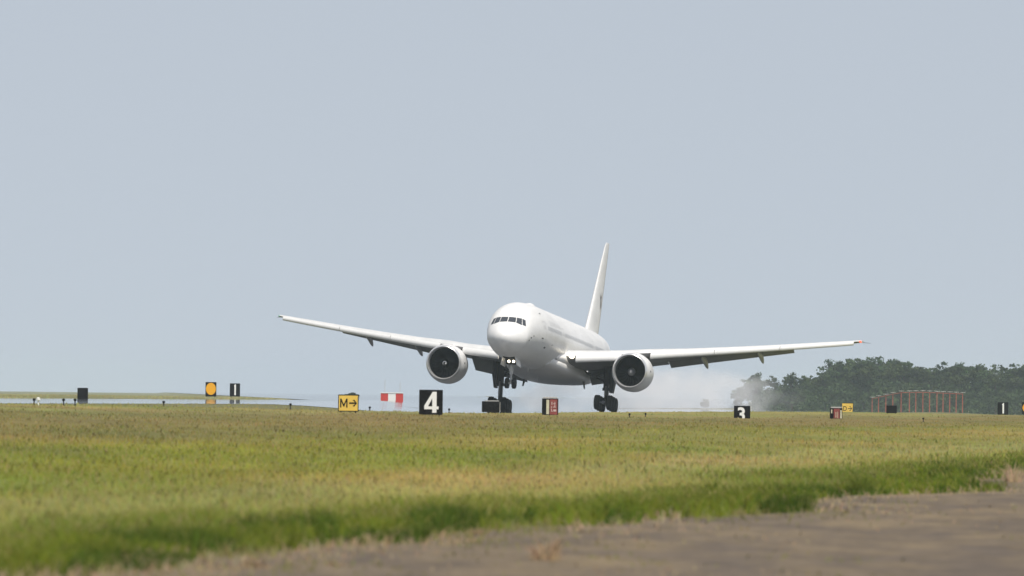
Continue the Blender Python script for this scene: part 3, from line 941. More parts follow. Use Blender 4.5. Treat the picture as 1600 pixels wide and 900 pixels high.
# nose gear
nx_, nz_ = -5.9, -5.85
m = MB(); m.tube([(nx_ - .1, 0, -2.6), (nx_, 0, -4.4)], [.19, .17], 14); m.tube([(nx_, 0, -4.35), (nx_ + .05, 0, nz_ + .54)], [.11, .10], 12)
m.tube([(nx_ + .05, -.5, nz_ + .54), (nx_ + .05, .5, nz_ + .54)], .09, 10)
m.tube([(nx_ - .02, -.2, -3.95), (nx_ - .02, .2, -3.95)], .15, 10)
ng = part(m, 'nose_gear', M['silver'])
m = MB(); m.tube([(nx_ - .1, 0, -3.6), (nx_ - 1.9, 0, -2.7)], .08, 8); m.tube([(nx_ + .25, 0, -4.15), (nx_ + .4, 0, -4.45), (nx_ + .12, 0, -4.75)], .05, 8); part(m, 'drag_brace', M['silver'], ng)
for o_ in (-.36, .36):
    mt, mr_ = MB(), MB(); wheel(mt, mr_, nx_ + .05, o_, nz_ + .54, .54, .40)
    o2 = len(mt.v); mt.v.extend(mr_.v); mt.f.extend([tuple(i + o2 for i in f_) for f_ in mr_.f]); mt.mi.extend([1] * len(mr_.f))
    part(mt, 'wheel', [M['rubber'], M['rim']], ng, 50)
for o_ in (-.24, .24):
    m = MB(); m.lathe([(nx_ + .42, .001), (nx_ + .40, .09), (nx_ + .34, .135)], 'x', 20, (0, o_, -3.12)); part(m, 'landing_light', M['lamp'], ng)
    m = MB(); m.lathe([(nx_ + .34, .175), (nx_ + .2, .17), (nx_ + .05, .08), (nx_, .001)], 'x', 20, (0, o_, -3.12)); part(m, 'lamp_housing', M['darkgear'], ng)
for sg in (-1, 1):
    m = MB(); m.loft([[(-3.9, sg * .62, -2.75), (-6.9, sg * .62, -2.9), (-6.9, sg * .66, -2.9), (-3.9, sg * .66, -2.75)], [(-4.1, sg * .80, -3.55), (-6.7, sg * .80, -3.65), (-6.7, sg * .84, -3.65), (-4.1, sg * .84, -3.55)]])
    part(m, 'gear_door', M['white'], ng, 20)
m = MB(); m.box((nx_ + .05, -.56, -3.42), (nx_ + .25, .56, -2.7)); part(m, 'bay_dark_box', M['bay'], ng, 20)  # added black box imitating the darkness of the open wheel bay
m = MB(); vs = []
for d_ in np.linspace(3.7, 7.2, 8):
    for yy in np.linspace(-.6, .6, 7):
        r_ = math.sqrt(d_); t_, b_, hw_ = float(f_top(r_)), float(f_bot(r_)), float(f_hw(r_))
        vs.append((-d_, yy, (t_ + b_) / 2 - ((t_ - b_) / 2) * math.sqrt(1 - (yy / hw_) ** 2) - .015))
m.add(vs, [(i * 7 + j, i * 7 + j + 1, (i + 1) * 7 + j + 1, (i + 1) * 7 + j) for i in range(7) for j in range(6)])
part(m, 'wheel_bay', M['bay'], ng)


# ------------------------------------------------------------------ signs
def text_mesh(body, size, offset, m, parent, name, loc, sx=1.0):
    cu = bpy.data.curves.new('lettering', 'FONT'); cu.body = body; cu.size = size; cu.offset = offset; cu.extrude = .004
    cu.align_x = 'CENTER'; cu.align_y = 'CENTER'; cu.resolution_u = 6
    tmp = bpy.data.objects.new('lettering', cu); COL.objects.link(tmp)
    dg = bpy.context.evaluated_depsgraph_get(); dg.update()
    me = bpy.data.meshes.new_from_object(tmp.evaluated_get(dg))
    COL.objects.unlink(tmp); bpy.data.objects.remove(tmp)
    v = np.zeros(len(me.vertices) * 3, np.float32); me.vertices.foreach_get('co', v); v = v.reshape(-1, 3)
    c = (v.max(0) + v.min(0)) / 2
    q = np.stack([(v[:, 0] - c[0]) * sx + loc[0], loc[1] - (v[:, 2] - c[2]), v[:, 1] - c[1] + loc[2]], -1)
    me.vertices.foreach_set('co', q.astype(np.float32).ravel()); me.update()
    me.materials.clear(); me.materials.append(m)
    o = bpy.data.objects.new(name, me); COL.objects.link(o); o.parent = parent
    return o


def plate(m, poly, y, z0=0, th=.008):
    """flat outline (x, z) with a little thickness, facing -y"""
    n = len(poly)
    vs = [(a, y, b + z0) for a, b in poly] + [(a, y + th, b + z0) for a, b in poly]
    m.add(vs, [tuple(range(n)), tuple(range(2 * n - 1, n - 1, -1))] + [(i, i + n, (i + 1) % n + n, (i + 1) % n) for i in range(n)])


def bevel_box(m, w, d, z0, z1, b=.03, x0=0, y0=0):
    """upright box w wide, d deep with chamfered upright edges and a slightly smaller crown"""
    def ring(hw, hd, z): return [(x0 - hw + b, y0 - hd, z), (x0 + hw - b, y0 - hd, z), (x0 + hw, y0 - hd + b, z), (x0 + hw, y0 + hd - b, z), (x0 + hw - b, y0 + hd, z), (x0 - hw + b, y0 + hd, z), (x0 - hw, y0 + hd - b, z), (x0 - hw, y0 - hd + b, z)]
    m.loft([ring(w / 2, d / 2, z0), ring(w / 2, d / 2, z1 - b), ring(w / 2 - b, d / 2 - b, z1)])


def px_rect(px0, px1, top, bot, D):
    """width and height (m) and ground point of a thing whose outline in the photo spans these pixels"""
    pc = (px0 + px1) / 2
    hor = HOR + math.sin(ROLL) * (pc - 800)
    return (px1 - px0) * D / F_PX, at(pc, D), CAM_Z - (bot - hor) * D / F_PX, (bot - top) * D / F_PX


def ground_D(px, row, D_max):
    """nearest distance at which the grass (a hand high) shows at this height of the picture"""
    Ds = np.arange(420.0, D_max, 4.0)
    rows = HOR + math.sin(ROLL) * (px - 800) + (drop(at(px, Ds), Ds) - .06) * F_PX / Ds
    ok = np.nonzero(rows <= row)[0]
    return float(Ds[ok[0]]) if len(ok) else D_max


def sign(name, px0, px1, top, bot, D, label, cat, body, group=None, depth=.25, rotz=0.0, legs=True, foot=None):
    if D < 1400 and px0 > 300: D = ground_D((px0 + px1) / 2, foot or bot, D)
    wd, x, zb, hg = px_rect(px0, px1, top, bot, D)
    g = float(H(x, D))
    t = empty(name, (x, D, min(g, zb)), label, cat, group, rotz)
    z0 = zb - min(g, zb)
    m = MB(); bevel_box(m, wd, depth, z0, z0 + hg, .02)
    m.build('sign_box', body, t, 25)
    if legs:
        for sx in (-1, 1):
            m = MB(); m.tube([(sx * wd * .36, 0, -.15), (sx * wd * .36, 0, z0 + .02)], .03, 8); m.build('leg', M['darkgear'], t)
    return t, wd, z0, hg, -depth / 2 - .004


G1 = 'black distance signs beside the runway'
t, wd, z0, hg, fy = sign('distance_sign', 655, 692, 609, 648, 726, 'black square sign with a large white numeral 4 on the grass crest', 'sign', M['sign_black'], G1)
m = MB(); w_, h_ = wd, hg
P4 = [(.30, .10), (.30, .205), (.385, .205), (.385, .315), (.30, .315), (.30, .86), (.12, .86), (-.22, .325), (-.22, .205), (.115, .205), (.115, .10)]
plate(m, [((a - .06) * w_, b * h_) for a, b in [(.115, .08), (.30, .08), (.30, .22), (.385, .22), (.385, .335), (.30, .335), (.30, .92), (.13, .92), (-.22, .36), (-.22, .22), (.115, .22)]], fy, z0)
m.build('numeral', M['sign_white'], t)
m = MB(); plate(m, [((a - .06) * w_, b * h_) for a, b in [(-.055, .34), (.115, .34), (.115, .66)]], fy - .006, z0); m.build('numeral_gap', M['sign_black'], t)

t, wd, z0, hg, fy = sign('distance_sign', 1147, 1172.5, 634, 660, 1031, 'black sign with a white numeral 3, its foot sunk in the grass', 'sign', M['sign_black'], G1, legs=False, foot=652)
text_mesh('3', hg * 1.12, .03, M['sign_white'], t, 'numeral', (-wd * .05, fy, z0 + hg * .49), .95)
for a, b, top, bot, D, lab in ((1559, 1575.5, 628.5, 648, 1641, 'black sign with a white numeral 1 before the dark trees at right'), (359, 375, 599, 619.5, 1641, 'black sign with a white numeral 1 beside the orange disc at left')):
    t, wd, z0, hg, fy = sign('distance_sign', a, b, top, bot, D, lab, 'sign', M['sign_black'], G1)
    m = MB(); plate(m, [(-.06, hg * .1), (.12, hg * .1), (.12, hg * .93), (.0, hg * .93), (-.12, hg * .8), (-.06, hg * .76)], fy, z0); m.build('numeral', M['sign_white'], t)
t, *_ = sign('distance_sign', 1385, 1401.5, 633.5, 645.5, 1336, 'blank black sign back in front of the orange antenna masts', 'sign', M['sign_black'], G1)
t, *_ = sign('distance_sign', 121, 137.5, 606, 623.5, 1255, 'blank black sign back alone at far left beside the runway', 'sign', M['sign_black'], G1)
t, wd, z0, hg, fy = sign('marker_box', 753.5, 780.5, 627, 644, 850, 'low black box in front of the airliner\'s left-hand wheels', 'box', M['sign_black'], depth=.6, rotz=R(4), legs=False)
m = MB(); m.box((wd / 2 + .002, -.28, z0 + .02), (wd / 2 + .03, .28, z0 + hg - .04)); m.build('lit_side', M['sign_top'], t)  # paler sheet: sunlight on the box's right side put into its colour
m = MB(); m.box((-wd * .34, -.2, z0 + hg + .002), (wd * .46, .24, z0 + hg + .05)); m.build('lid', M['sign_top'], t)

for a, b, top, bot, D, lab in ((321, 338, 597, 619.5, 1641, 'black sign with an orange disc beside the numeral 1 at left'), (1597, 1615, 628.5, 647, 1641, 'black sign with a yellow disc cut by the right picture edge')):
    t, wd, z0, hg, fy = sign('disc_sign', a, b, top, bot, D, lab, 'sign', M['sign_black'], 'black signs with an orange disc')
    m = MB(); plate(m, [(wd * .46 * math.cos(q), hg * .53 + hg * .42 * math.sin(q)) for q in np.linspace(0, 2 * math.pi, 40, endpoint=False)], fy, z0)
    m.build('disc', M['sign_orange'], t)


def arrow(m, x0, x1, zc, th, hd, y, z0):
    plate(m, [(x0, zc - th / 2), (x1 - th, zc - th / 2), (x1 - hd - th, zc - hd), (x1 - hd + th * .1, zc - hd - th * .35), (x1, zc), (x1 - hd + th * .1, zc + hd + th * .35), (x1 - hd - th, zc + hd), (x1 - th, zc + th / 2), (x0, zc + th / 2)], y, z0)


t, wd, z0, hg, fy = sign('taxiway_sign', 528.5, 560.5, 616.5, 643, 700, 'yellow sign with black letter M and an arrow pointing right', 'sign', M['sign_black'])
m = MB(); plate(m, [(-wd * .46, hg * .05), (wd * .46, hg * .05), (wd * .46, hg * .94), (-wd * .46, hg * .94)], fy, z0); m.build('face', M['sign_yellow'], t)
m = MB()
for q in ([(0, 0), (.17, 0), (.17, 1), (0, 1)], [(.83, 0), (1, 0), (1, 1), (.83, 1)], [(.17, 1), (.17, .70), (.42, .12), (.58, .12), (.83, .70), (.83, 1), (.5, .36)]):
    plate(m, [(-wd * .40 + a * wd * .36, hg * .24 + b * hg * .52) for a, b in q], fy - .008, z0)
m.build('letter', M['sign_black'], t)
m = MB(); arrow(m, wd * .04, wd * .42, hg * .50, hg * .085, hg * .17, fy - .008, z0); m.build('arrow', M['sign_black'], t)

t, wd, z0, hg, fy = sign('taxiway_sign', 1316, 1333.5, 629.5, 646.5, 1500, 'small yellow sign with letter D and an arrow, behind a red box', 'sign', M['sign_black'], rotz=R(-3))
m = MB(); plate(m, [(-wd * .49, hg * .02), (wd * .42, hg * .02), (wd * .47, hg * .95), (-wd * .49, hg * .95)], fy, z0); m.build('face', M['sign_yellow'], t)
text_mesh('D', hg * .62, .006, M['sign_black'], t, 'letter', (-wd * .24, fy - .006, z0 + hg * .48), .8)
m = MB(); arrow(m, wd * .02, wd * .40, hg * .48, hg * .07, hg * .20, fy - .008, z0); m.build('arrow', M['sign_black'], t)

# faded red signs seen with their dark flank
def red_sign(px0, px1, top, bot, D, label, flip):
    t, wd, z0, hg, fy = sign('mandatory_sign', px0, px1, top, bot, D, label, 'sign', M['sign_black'], 'faded red signs on the grass crest', depth=.5, legs=False)
    m = MB(); m.box((-wd * .42, -.22, z0 + hg + .002), (wd * .44, .24, z0 + hg + .07)); m.build('lit_top', M['sign_top'], t)  # paler slab: sun on the top face put into its colour
    a, b, c_ = (-.24, -.02, .44) if not flip else (.30, .44, -.20)
    m = MB()
    if not flip: plate(m, [(-.02 * wd, .03 * hg), (.44 * wd, .03 * hg), (.44 * wd, .94 * hg), (-.02 * wd, .94 * hg)], fy, z0)
    else: plate(m, [(-.20 * wd, .02 * hg), (.27 * wd, .02 * hg), (.27 * wd, .94 * hg), (-.20 * wd, .94 * hg)], fy, z0)
    m.build('red_face', M['sign_red'], t)
    m = MB()
    if not flip: plate(m, [(-.23 * wd, .05 * hg), (-.06 * wd, .05 * hg), (-.06 * wd, .92 * hg), (-.23 * wd, .92 * hg)], fy, z0)
    else: plate(m, [(.32 * wd, .02 * hg), (.45 * wd, .02 * hg), (.45 * wd, .80 * hg), (.32 * wd, .80 * hg)], fy, z0)
    m.build('cream_panel', M['sign_cream'], t)
    m = MB()
    if not flip:
        for (x0, x1, q0, q1) in ((.08, .13, .62, .80), (.20, .33, .66, .72), (.27, .31, .50, .80), (.06, .10, .40, .54), (.16, .36, .46, .50), (.06, .11, .20, .36), (.05, .16, .20, .25), (.20, .38, .22, .34)):
            plate(m, [(x0 * wd, q0 * hg), (x1 * wd, q0 * hg), (x1 * wd, q1 * hg), (x0 * wd, q1 * hg)], fy - .008, z0)
    else:
        for (x0, x1, q0, q1) in ((-.42, -.32, .50, .86), (-.05, .0, .1, .62), (.10, .14, .06, .66)):
            plate(m, [(x0 * wd, q0 * hg), (x1 * wd, q0 * hg), (x1 * wd, q1 * hg), (x0 * wd, q1 * hg)], fy - .008, z0)
    m.build('worn_inscription', M['sign_cream'] if flip else mat('worn_pink_white', (.55, .42, .40), .6), t)


red_sign(847, 872.5, 622.5, 648.5, 760, 'faded red sign box with dark left flank between the airliner\'s wheels', False)
red_sign(1297, 1316.5, 637.5, 654, 1080, 'small faded red sign box with black left part beside the yellow D sign', True)

# runway and taxiway edge lights on the crest
for px, row, D, lab in ((53.5, 626.5, 540, 'tiny dark edge light at far left beside a white one'), (99.5, 627, 545, 'tiny dark edge light left of the blank black sign'), (117.5, 627, 548, 'tiny dark edge light just below the blank black sign'), (256, 630.5, 590, 'tiny dark edge light left of the orange disc sign'),
                        (454, 634.5, 640, 'tiny dark edge light midway between numeral 1 and the yellow M sign'), (578, 639.5, 690, 'tiny dark edge light just right of the yellow M sign'), (702, 642.5, 745, 'tiny dark edge light just right of the numeral 4 sign'),
                        (984, 650, 800, 'tiny dark edge light right of the airliner wheels, nearer of two'), (1009, 649.5, 830, 'tiny dark edge light right of the airliner wheels, further right of two'), (1443, 657, 900, 'tiny dark edge light below the antenna masts')):
    D = ground_D(px, row + .5, D)
    x = at(px, D); hor = HOR + math.sin(ROLL) * (px - 800); zt = CAM_Z - (row - 4.5 - hor) * D / F_PX; g = min(float(H(x, D)), zt - .2)
    t = empty('edge_light', (x, D, g), lab, 'edge light', 'small edge lights on the crest')
    m = MB(); m.tube([(0, 0, -.05), (0, 0, zt - g - .08)], .025, 8); m.lathe([(0, .06), (.02, .07)], 'z', 10); m.build('stem', M['darkgear'], t)
    m = MB(); m.lathe([(zt - g - .1, .045), (zt - g - .06, .062), (zt - g - .015, .05), (zt - g, .001)], 'z', 12); m.build('lamp_head', M['sign_black'], t)
t = empty('edge_light', (at(60, 540), 540, float(H(at(60, 540), 540))), 'tiny white edge light at far left beside a dark one', 'edge light', 'small edge lights on the crest')
m = MB(); m.tube([(0, 0, -.05), (0, 0, .2)], .03, 8); m.build('stem', M['sign_white'], t)
m = MB(); m.lathe([(.18, .05), (.2, .075), (.28, .07), (.31, .001)], 'z', 12); m.build('lamp_head', M['sign_white'], t)

# red and white shelter far across the mirror sheet
D = 1700
wd, x, zb, hg = px_rect(595, 630, 614.5, 627.5, D)
t = empty('equipment_shelter', (x, D, CAM_Z - float(pave_drop(x))), 'distant shelter striped red, white and red left of the numeral 4 sign', 'shelter')
z0 = zb - t.location.z
for k_, (a, b) in enumerate(((-.5, -.17), (-.17, .17), (.17, .5))):
    m = MB(); m.box((a * wd + .002, -1, z0), (b * wd - .002, 1, z0 + hg)); m.build('wall_panel', M['shelter_white'] if k_ == 1 else M['shelter_red'], t)
m = MB(); m.box((-.51 * wd, -1.05, z0 + hg + .003), (.51 * wd, 1.05, z0 + hg + .1)); m.build('roof', M['shelter_white'], t)
for sx in (-.45, .45):
    m = MB(); m.tube([(sx * wd, 0, 0), (sx * wd, 0, z0 + .02)], .06, 6); m.build('leg', M['sign_top'], t)
for sx, hh_ in ((-.32, 1.6), (.36, 1.3)):
    m = MB(); m.tube([(sx * wd, 0, z0 + hg + .1), (sx * wd, 0, z0 + hg + hh_)], .03, 6); m.build('mast', M['sign_top'], t)

# ------------------------------------------------------------------ antenna masts beyond the runway end
D = 2300
x0 = at(1456, D)
ant = empty('antenna_array', (x0, D, CAM_Z - 2.35), 'long row of orange red antenna masts in front of the dark trees', 'antenna array')
mx = [1372, 1380, 1389, 1397.5, 1408, 1421, 1431, 1442, 1452.5, 1464, 1473.5, 1484, 1494, 1504]
heads = []
for px in mx:
    fade = max(0, (1406 - px) / 36)
    xx = (px - 1456) / F_PX * D; yy = 40 * fade
    top = 3.75 - .95 * fade - .0035 * abs(px - 1440)
    m = MB(); m.tube([(xx, yy, -.2), (xx, yy, top)], .085, 6); m.tube([(xx - .2, yy, .12), (xx + .2, yy, .12)], .12, 6)
    ms = m.build('mast', M['mast_red'], ant)
    m = MB(); m.tube([(xx, yy - 1.2, top + .12), (xx, yy + 1.4, top + .12)], .07, 6)
    for q in np.linspace(-1.1, 1.3, 6): m.tube([(xx - .38 + .03 * q, yy + q, top + .14), (xx + .38 - .03 * q, yy + q, top + .14)], .035, 5)
    m.build('antenna_head', M['sign_top'], ms)
    heads.append((xx, yy, top - .12))
m = MB(); m.tube(heads, .07, 6); m.build('crossbar', M['mast_red'], ant)


# ------------------------------------------------------------------ trees
def crown_mesh(name, seed, w, h, dens, sparse, leaf=.2):
    """crown of many small leaf sprays clustered on boughs: uneven outline, gaps, light and dark clumps"""
    r_ = np.random.default_rng(seed)
    nb = int(13 * dens) + 5
    boughs = []
    for i in range(nb):
        t = r_.uniform(.22, 1); rad = max(.12, 1 - ((t - .55) / .55) ** 2) ** .5
        a = r_.uniform(0, 2 * np.pi); rr_ = r_.uniform(.1, .95) * rad * w / 2
        boughs.append((rr_ * np.cos(a), rr_ * np.sin(a), t * h * .9, r_.uniform(.6, 1.2)))
    V, C = [], []
    for bx, by, bz, bs in boughs:
        tone = r_.uniform(.6, 1.4); warm = r_.uniform(-.12, .2)
        for k in range(int(r_.integers(4, 9))):
            cx, cy, cz_ = bx + r_.normal(0, .11 * w * bs), by + r_.normal(0, .11 * w * bs), bz + r_.normal(0, .06 * h * bs)
            cr = r_.uniform(.035, .085) * w * bs
            n = int(46 * (1 - sparse * .5))
            d_ = r_.normal(size=(n, 3)); d_ /= np.linalg.norm(d_, axis=1)[:, None]
            p = np.array([cx, cy, cz_]) + d_ * (cr * r_.uniform(.2, 1.5, n))[:, None] * np.array([1.2, 1.2, .65])
            nrm = r_.normal(size=(n, 3)); nrm[:, 2] += .6; nrm /= np.linalg.norm(nrm, axis=1)[:, None]
            u_ = np.cross(nrm, r_.normal(size=(n, 3))); u_ /= np.linalg.norm(u_, axis=1)[:, None]; v_ = np.cross(nrm, u_)
            s_ = (leaf * r_.uniform(.5, 1.3, n))[:, None]
            V.append(np.stack([p - u_ * s_ - v_ * s_ * .6, p + u_ * s_ * .3 - v_ * s_ * .7, p + u_ * s_ + v_ * s_ * .3, p - u_ * s_ * .2 + v_ * s_ * .7], 1))
            c = np.array([.054 * (1 + warm), .086, .032]) * tone * r_.uniform(.75, 1.25) * r_.uniform(.75, 1.25, (n, 1))
            C.append(np.repeat(c, 4, 0))
    V = np.concatenate(V).reshape(-1, 3); C = np.concatenate(C)
    F = np.arange(len(V)).reshape(-1, 4)
    o = np_mesh(name, V, F, M['leaf'], C)
    return o, boughs


def make_tree(seed, w, h, dens, sparse, name='tree'):
    t = empty(name, (0, 0, 0), 'tree', 'tree', 'trees of the distant tree line')
    cr, cs = crown_mesh('crown', seed, w, h, dens, sparse)
    cr.parent = t
    m = MB(); m.tube([(0, 0, -.3), (.1, 0, h * .25), (-.05, .1, h * .5), (.05, 0, h * .75)], [.26, .2, .14, .05], 8)
    for cx, cy, cz_, q in cs[::2]:
        z0_ = cz_ * .55; m.tube([(.05, 0, z0_), (cx * .5, cy * .5, (z0_ + cz_) / 2 - .1), (cx, cy, cz_)], [.10, .06, .025], 5)
    tr = m.build('trunk', M['bark'], t, 60)
    return t


protos = [make_tree(101, 8.4, 8.2, 4.2, .0), make_tree(102, 7.2, 8.6, 3.0, .1), make_tree(103, 6.2, 7.6, 1.7, .5), make_tree(104, 9.2, 7.4, 4.4, .0), make_tree(105, 5.2, 6.8, .9, .8)]
used = [False] * 5
tl = [  # bearing, top row, distance, kind, label
    (1183, 578, 2560, 4, 'sparse leaning tree at the left end of the tree line'),
    (1158, 600, 2700, 4, 'faint small tree seen through the smoke left of the tree line'),
    (1212, 590, 2600, 2, 'thin-leaved tree second from the left end of the tree line'),
    (1238, 585, 2540, 2, 'open-crowned tree above and right of the numeral 3 sign'),
    (1262, 586, 2620, 1, 'bushy tree left of the tall clump in the tree line'),
    (1290, 581, 2560, 1, 'tree at the left shoulder of the tallest clump, over the red sign box'),
    (1318, 565, 2600, 0, 'tall tree left of the highest crown, above the yellow D sign'),
    (1350, 559, 2560, 1, 'highest tree of the whole tree line, with gaps in its crown'),
    (1384, 562, 2600, 0, 'tall tree just right of the highest crown'),
    (1412, 570, 2560, 3, 'broad tree above the left end of the orange masts'),
    (1438, 586, 2640, 2, 'lower tree in the dip above the orange masts'),
    (1464, 574, 2580, 1, 'rounded tree above the middle of the orange masts'),
    (1500, 570, 2560, 0, 'broad rounded tree above the right end of the orange masts'),
    (1530, 571, 2620, 3, 'wide tree right of the orange masts'),
    (1556, 588, 2560, 2, 'open tree left above the numeral 1 sign at right'),
    (1582, 574, 2600, 1, 'tree above the numeral 1 sign at the right edge'),
    (1606, 573, 2560, 0, 'tree cut by the right picture edge'),
    (1640, 575, 2600, 3, 'tree just outside the right picture edge'),
    (1680, 580, 2580, 1, 'outermost tree beyond the right picture edge')]
for i, (px, top, D, k_, lab) in enumerate(tl):
    D *= 1.7
    o = protos[k_] if not used[k_] else copy_tree(protos[k_]); used[k_] = True
    x = at(px, D); zg = CAM_Z - 4.2; hor = HOR + math.sin(ROLL) * (px - 800)
    h_ = CAM_Z - (top - hor) * D / F_PX - zg
    sc_ = h_ / (8.2, 8.6, 7.6, 7.4, 6.8)[k_] * 1.0
    o.location = (x, D, zg); o.scale = (sc_ * random.uniform(.92, 1.1), sc_, sc_); o.rotation_euler = (0, 0, random.uniform(0, 6.28))
    o['label'] = lab; o['category'] = 'tree'; o['group'] = 'trees of the distant tree line'

# undergrowth that reads as one mass below the crowns
r_ = np.random.default_rng(5)
n = 42000
px = r_.uniform(1176, 1720, n); D = r_.uniform(4300, 4700, n); x = (px - 800) / F_PX * D
topz = 8.6 + 2.4 * vnoise(x / 7.0, D / 60, 81) + 1.2 * vnoise(x / 2.2, D / 25, 83) - 4.6 * smooth(1250, 1176, px)
z = CAM_Z - 4.3 + topz * r_.uniform(0, 1, n) ** .8
p = np.stack([x, D, z], -1)
nrm = r_.normal(size=(n, 3)); nrm[:, 2] += .5; nrm /= np.linalg.norm(nrm, axis=1)[:, None]
u_ = np.cross(nrm, r_.normal(size=(n, 3))); u_ /= np.linalg.norm(u_, axis=1)[:, None]; v_ = np.cross(nrm, u_)
s_ = (.5 * r_.uniform(.5, 1.2, n))[:, None]
V = np.stack([p - u_ * s_ - v_ * s_ * .6, p + u_ * s_ * .3 - v_ * s_ * .7, p + u_ * s_ + v_ * s_ * .3, p - u_ * s_ * .2 + v_ * s_ * .7], 1).reshape(-1, 3)
c = np.array([.048, .076, .030]) * (1 + .4 * vnoise(x / 3.6, z / 2.1, 82))[:, None] * r_.uniform(.7, 1.3, (n, 1))
np_mesh('undergrowth', V, np.arange(len(V)).reshape(-1, 4), M['leaf'], np.repeat(c, 4, 0), kind='stuff', label='dark undergrowth filling the tree line below the crowns', category='undergrowth')


def shrub(px, top, bot, wpx, D, label, seed, base_z=None):
    o, cs = crown_mesh('shrub', seed, wpx * D / F_PX, (bot - top) * D / F_PX, .5, .3, leaf=.22)
    hor = HOR + math.sin(ROLL) * (px - 800)
    o.location = (at(px, D), D, CAM_Z - (bot - hor) * D / F_PX); o['label'] = label; o['category'] = 'shrub'; o['group'] = 'lone shrubs far across the airfield'


shrub(1102, 624, 637.5, 10, 2300, 'small round green shrub half hidden in the smoke left of numeral 3', 201)
shrub(553, 613, 620.5, 20, 3300, 'hazy dark shrub far behind the yellow M sign', 202)


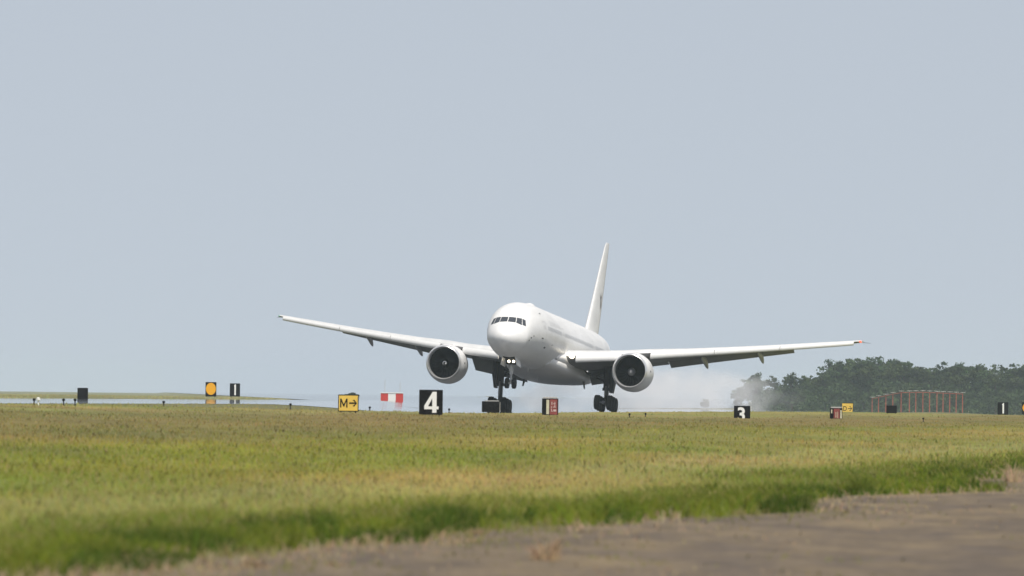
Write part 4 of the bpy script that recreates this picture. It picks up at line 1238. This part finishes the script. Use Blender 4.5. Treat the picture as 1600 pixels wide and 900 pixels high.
# ------------------------------------------------------------------ tyre smoke
def smoke(name, path, label, dens, seed, col=(.985, .985, .99)):
    """a drifting trail: elliptical sections along the runway, filled with uneven white smoke that thins out away from the wheels"""
    m = MB(); rr = []
    for (x, y, z0_, w_, h_) in path:
        rr.append([(x + w_ * .62 * math.cos(q), y, z0_ + h_ * .5 + h_ * .62 * math.sin(q)) for q in np.linspace(0, 2 * math.pi, 18, endpoint=False)])
    m.loft(rr)
    ma = bpy.data.materials.new(name + '_volume'); ma.use_nodes = True
    t = ma.node_tree; t.nodes.remove(t.nodes['Principled BSDF']); out = t.nodes['Material Output']
    pv = t.nodes.new('ShaderNodeVolumePrincipled'); pv.inputs['Color'].default_value = (*col, 1); pv.inputs['Anisotropy'].default_value = -.3
    tc = t.nodes.new('ShaderNodeTexCoord')
    sep = t.nodes.new('ShaderNodeSeparateXYZ'); t.links.new(tc.outputs['Object'], sep.inputs[0])
    X, Y, Z = sep.outputs

    def mth(op, a, b=None, clamp=False):
        n_ = t.nodes.new('ShaderNodeMath'); n_.operation = op; n_.use_clamp = clamp
        for i_, v in enumerate((a, b)):
            if v is None: continue
            if isinstance(v, (int, float)): n_.inputs[i_].default_value = v
            else: t.links.new(v, n_.inputs[i_])
        return n_.outputs[0]

    def ramp(v, a, b, c, d, kind='LINEAR'):
        n_ = t.nodes.new('ShaderNodeMapRange'); n_.interpolation_type = kind
        for i_, q in zip(('From Min', 'From Max', 'To Min', 'To Max'), (a, b, c, d)): n_.inputs[i_].default_value = q
        t.links.new(v, n_.inputs['Value']); return n_.outputs[0]

    def along(k_):                                       # a property of the trail at this distance, straight between its ends
        cur_ = None
        for p, q in zip(path[:-1], path[1:]):
            seg = ramp(Y, p[1], q[1], p[k_] if cur_ is None else 0.0, q[k_] if cur_ is None else q[k_] - p[k_])
            cur_ = seg if cur_ is None else mth('ADD', cur_, seg)
        return cur_

    u_ = mth('DIVIDE', mth('SUBTRACT', X, along(0)), mth('MULTIPLY', along(3), .5))
    h_ = along(4)
    w_ = mth('DIVIDE', mth('SUBTRACT', mth('SUBTRACT', Z, path[0][2]), mth('MULTIPLY', h_, .35)), mth('MULTIPLY', h_, .65))
    rad = mth('SQRT', mth('ADD', mth('MULTIPLY', u_, u_), mth('MULTIPLY', w_, w_)))
    mp = t.nodes.new('ShaderNodeMapping'); mp.inputs['Scale'].default_value = (.34, .03, .42); mp.inputs['Location'].default_value = (seed, seed * 2, 0)
    nz = t.nodes.new('ShaderNodeTexNoise'); nz.inputs['Scale'].default_value = 1.0; nz.inputs['Detail'].default_value = 4
    t.links.new(tc.outputs['Object'], mp.inputs[0]); t.links.new(mp.outputs[0], nz.inputs['Vector'])
    edge_ = ramp(mth('ADD', rad, ramp(nz.outputs['Fac'], .3, .7, .3, -.5)), .25, 1.05, 1, 0, 'SMOOTHSTEP')
    cur = mth('MULTIPLY', edge_, ramp(nz.outputs['Fac'], .36, .66, .15, 1.0))
    cur = mth('MULTIPLY', cur, ramp(rad, .65, 1.05, 1, 0, 'SMOOTHSTEP'))
    y0_, y1_ = path[0][1], path[-1][1]
    cur = mth('MULTIPLY', cur, ramp(Y, y0_, y1_, 1.0, .12))
    cur = mth('MULTIPLY', cur, ramp(Y, y1_ - 90, y1_, 1.0, 0.0))
    t.links.new(mth('MULTIPLY', cur, dens), pv.inputs['Density']); t.links.new(pv.outputs[0], out.inputs['Volume'])
    o = m.build(name, ma)
    o['label'] = label; o['kind'] = 'stuff'; o['category'] = 'smoke'
    return o


zr = CAM_Z - 1.60
smoke('tyre_smoke', [(10.6, 1466, zr, 2.6, 1.8), (12.3, 1484, zr, 7.5, 4.4), (15.5, 1530, zr, 13, 5.4), (20, 1595, zr, 17, 5.6), (25, 1680, zr, 18, 5.2), (30, 1780, zr, 17, 4.6)],
      'white tyre smoke drifting from the right-hand wheels towards the trees', .020, 3.0)
smoke('tyre_smoke', [(.3, 1466, zr, 2.6, 1.7), (2.6, 1480, zr, 7, 3.4), (6, 1520, zr, 11, 4.6), (10, 1590, zr, 12, 4.8)],
      'thin tyre smoke under the belly from the left-hand wheels', .03, 11.0)

# ------------------------------------------------------------------ haze over the whole airfield
m = MB(); m.box((-8200, -260, -3.5), (8200, 14600, 26.0))
hz = m.build('haze', [])
hm = bpy.data.materials.new('haze_air'); hm.use_nodes = True
t = hm.node_tree; t.nodes.remove(t.nodes['Principled BSDF'])
pv = t.nodes.new('ShaderNodeVolumePrincipled'); pv.inputs['Density'].default_value = HAZE_DENSITY; pv.inputs['Color'].default_value = (*HAZE_COLOR, 1); pv.inputs['Anisotropy'].default_value = 0.0
t.links.new(pv.outputs[0], t.nodes['Material Output'].inputs['Volume'])
hz.data.materials.append(hm)
hz['kind'] = 'stuff'; hz['label'] = 'pale haze lying over the whole airfield'; hz['category'] = 'haze'
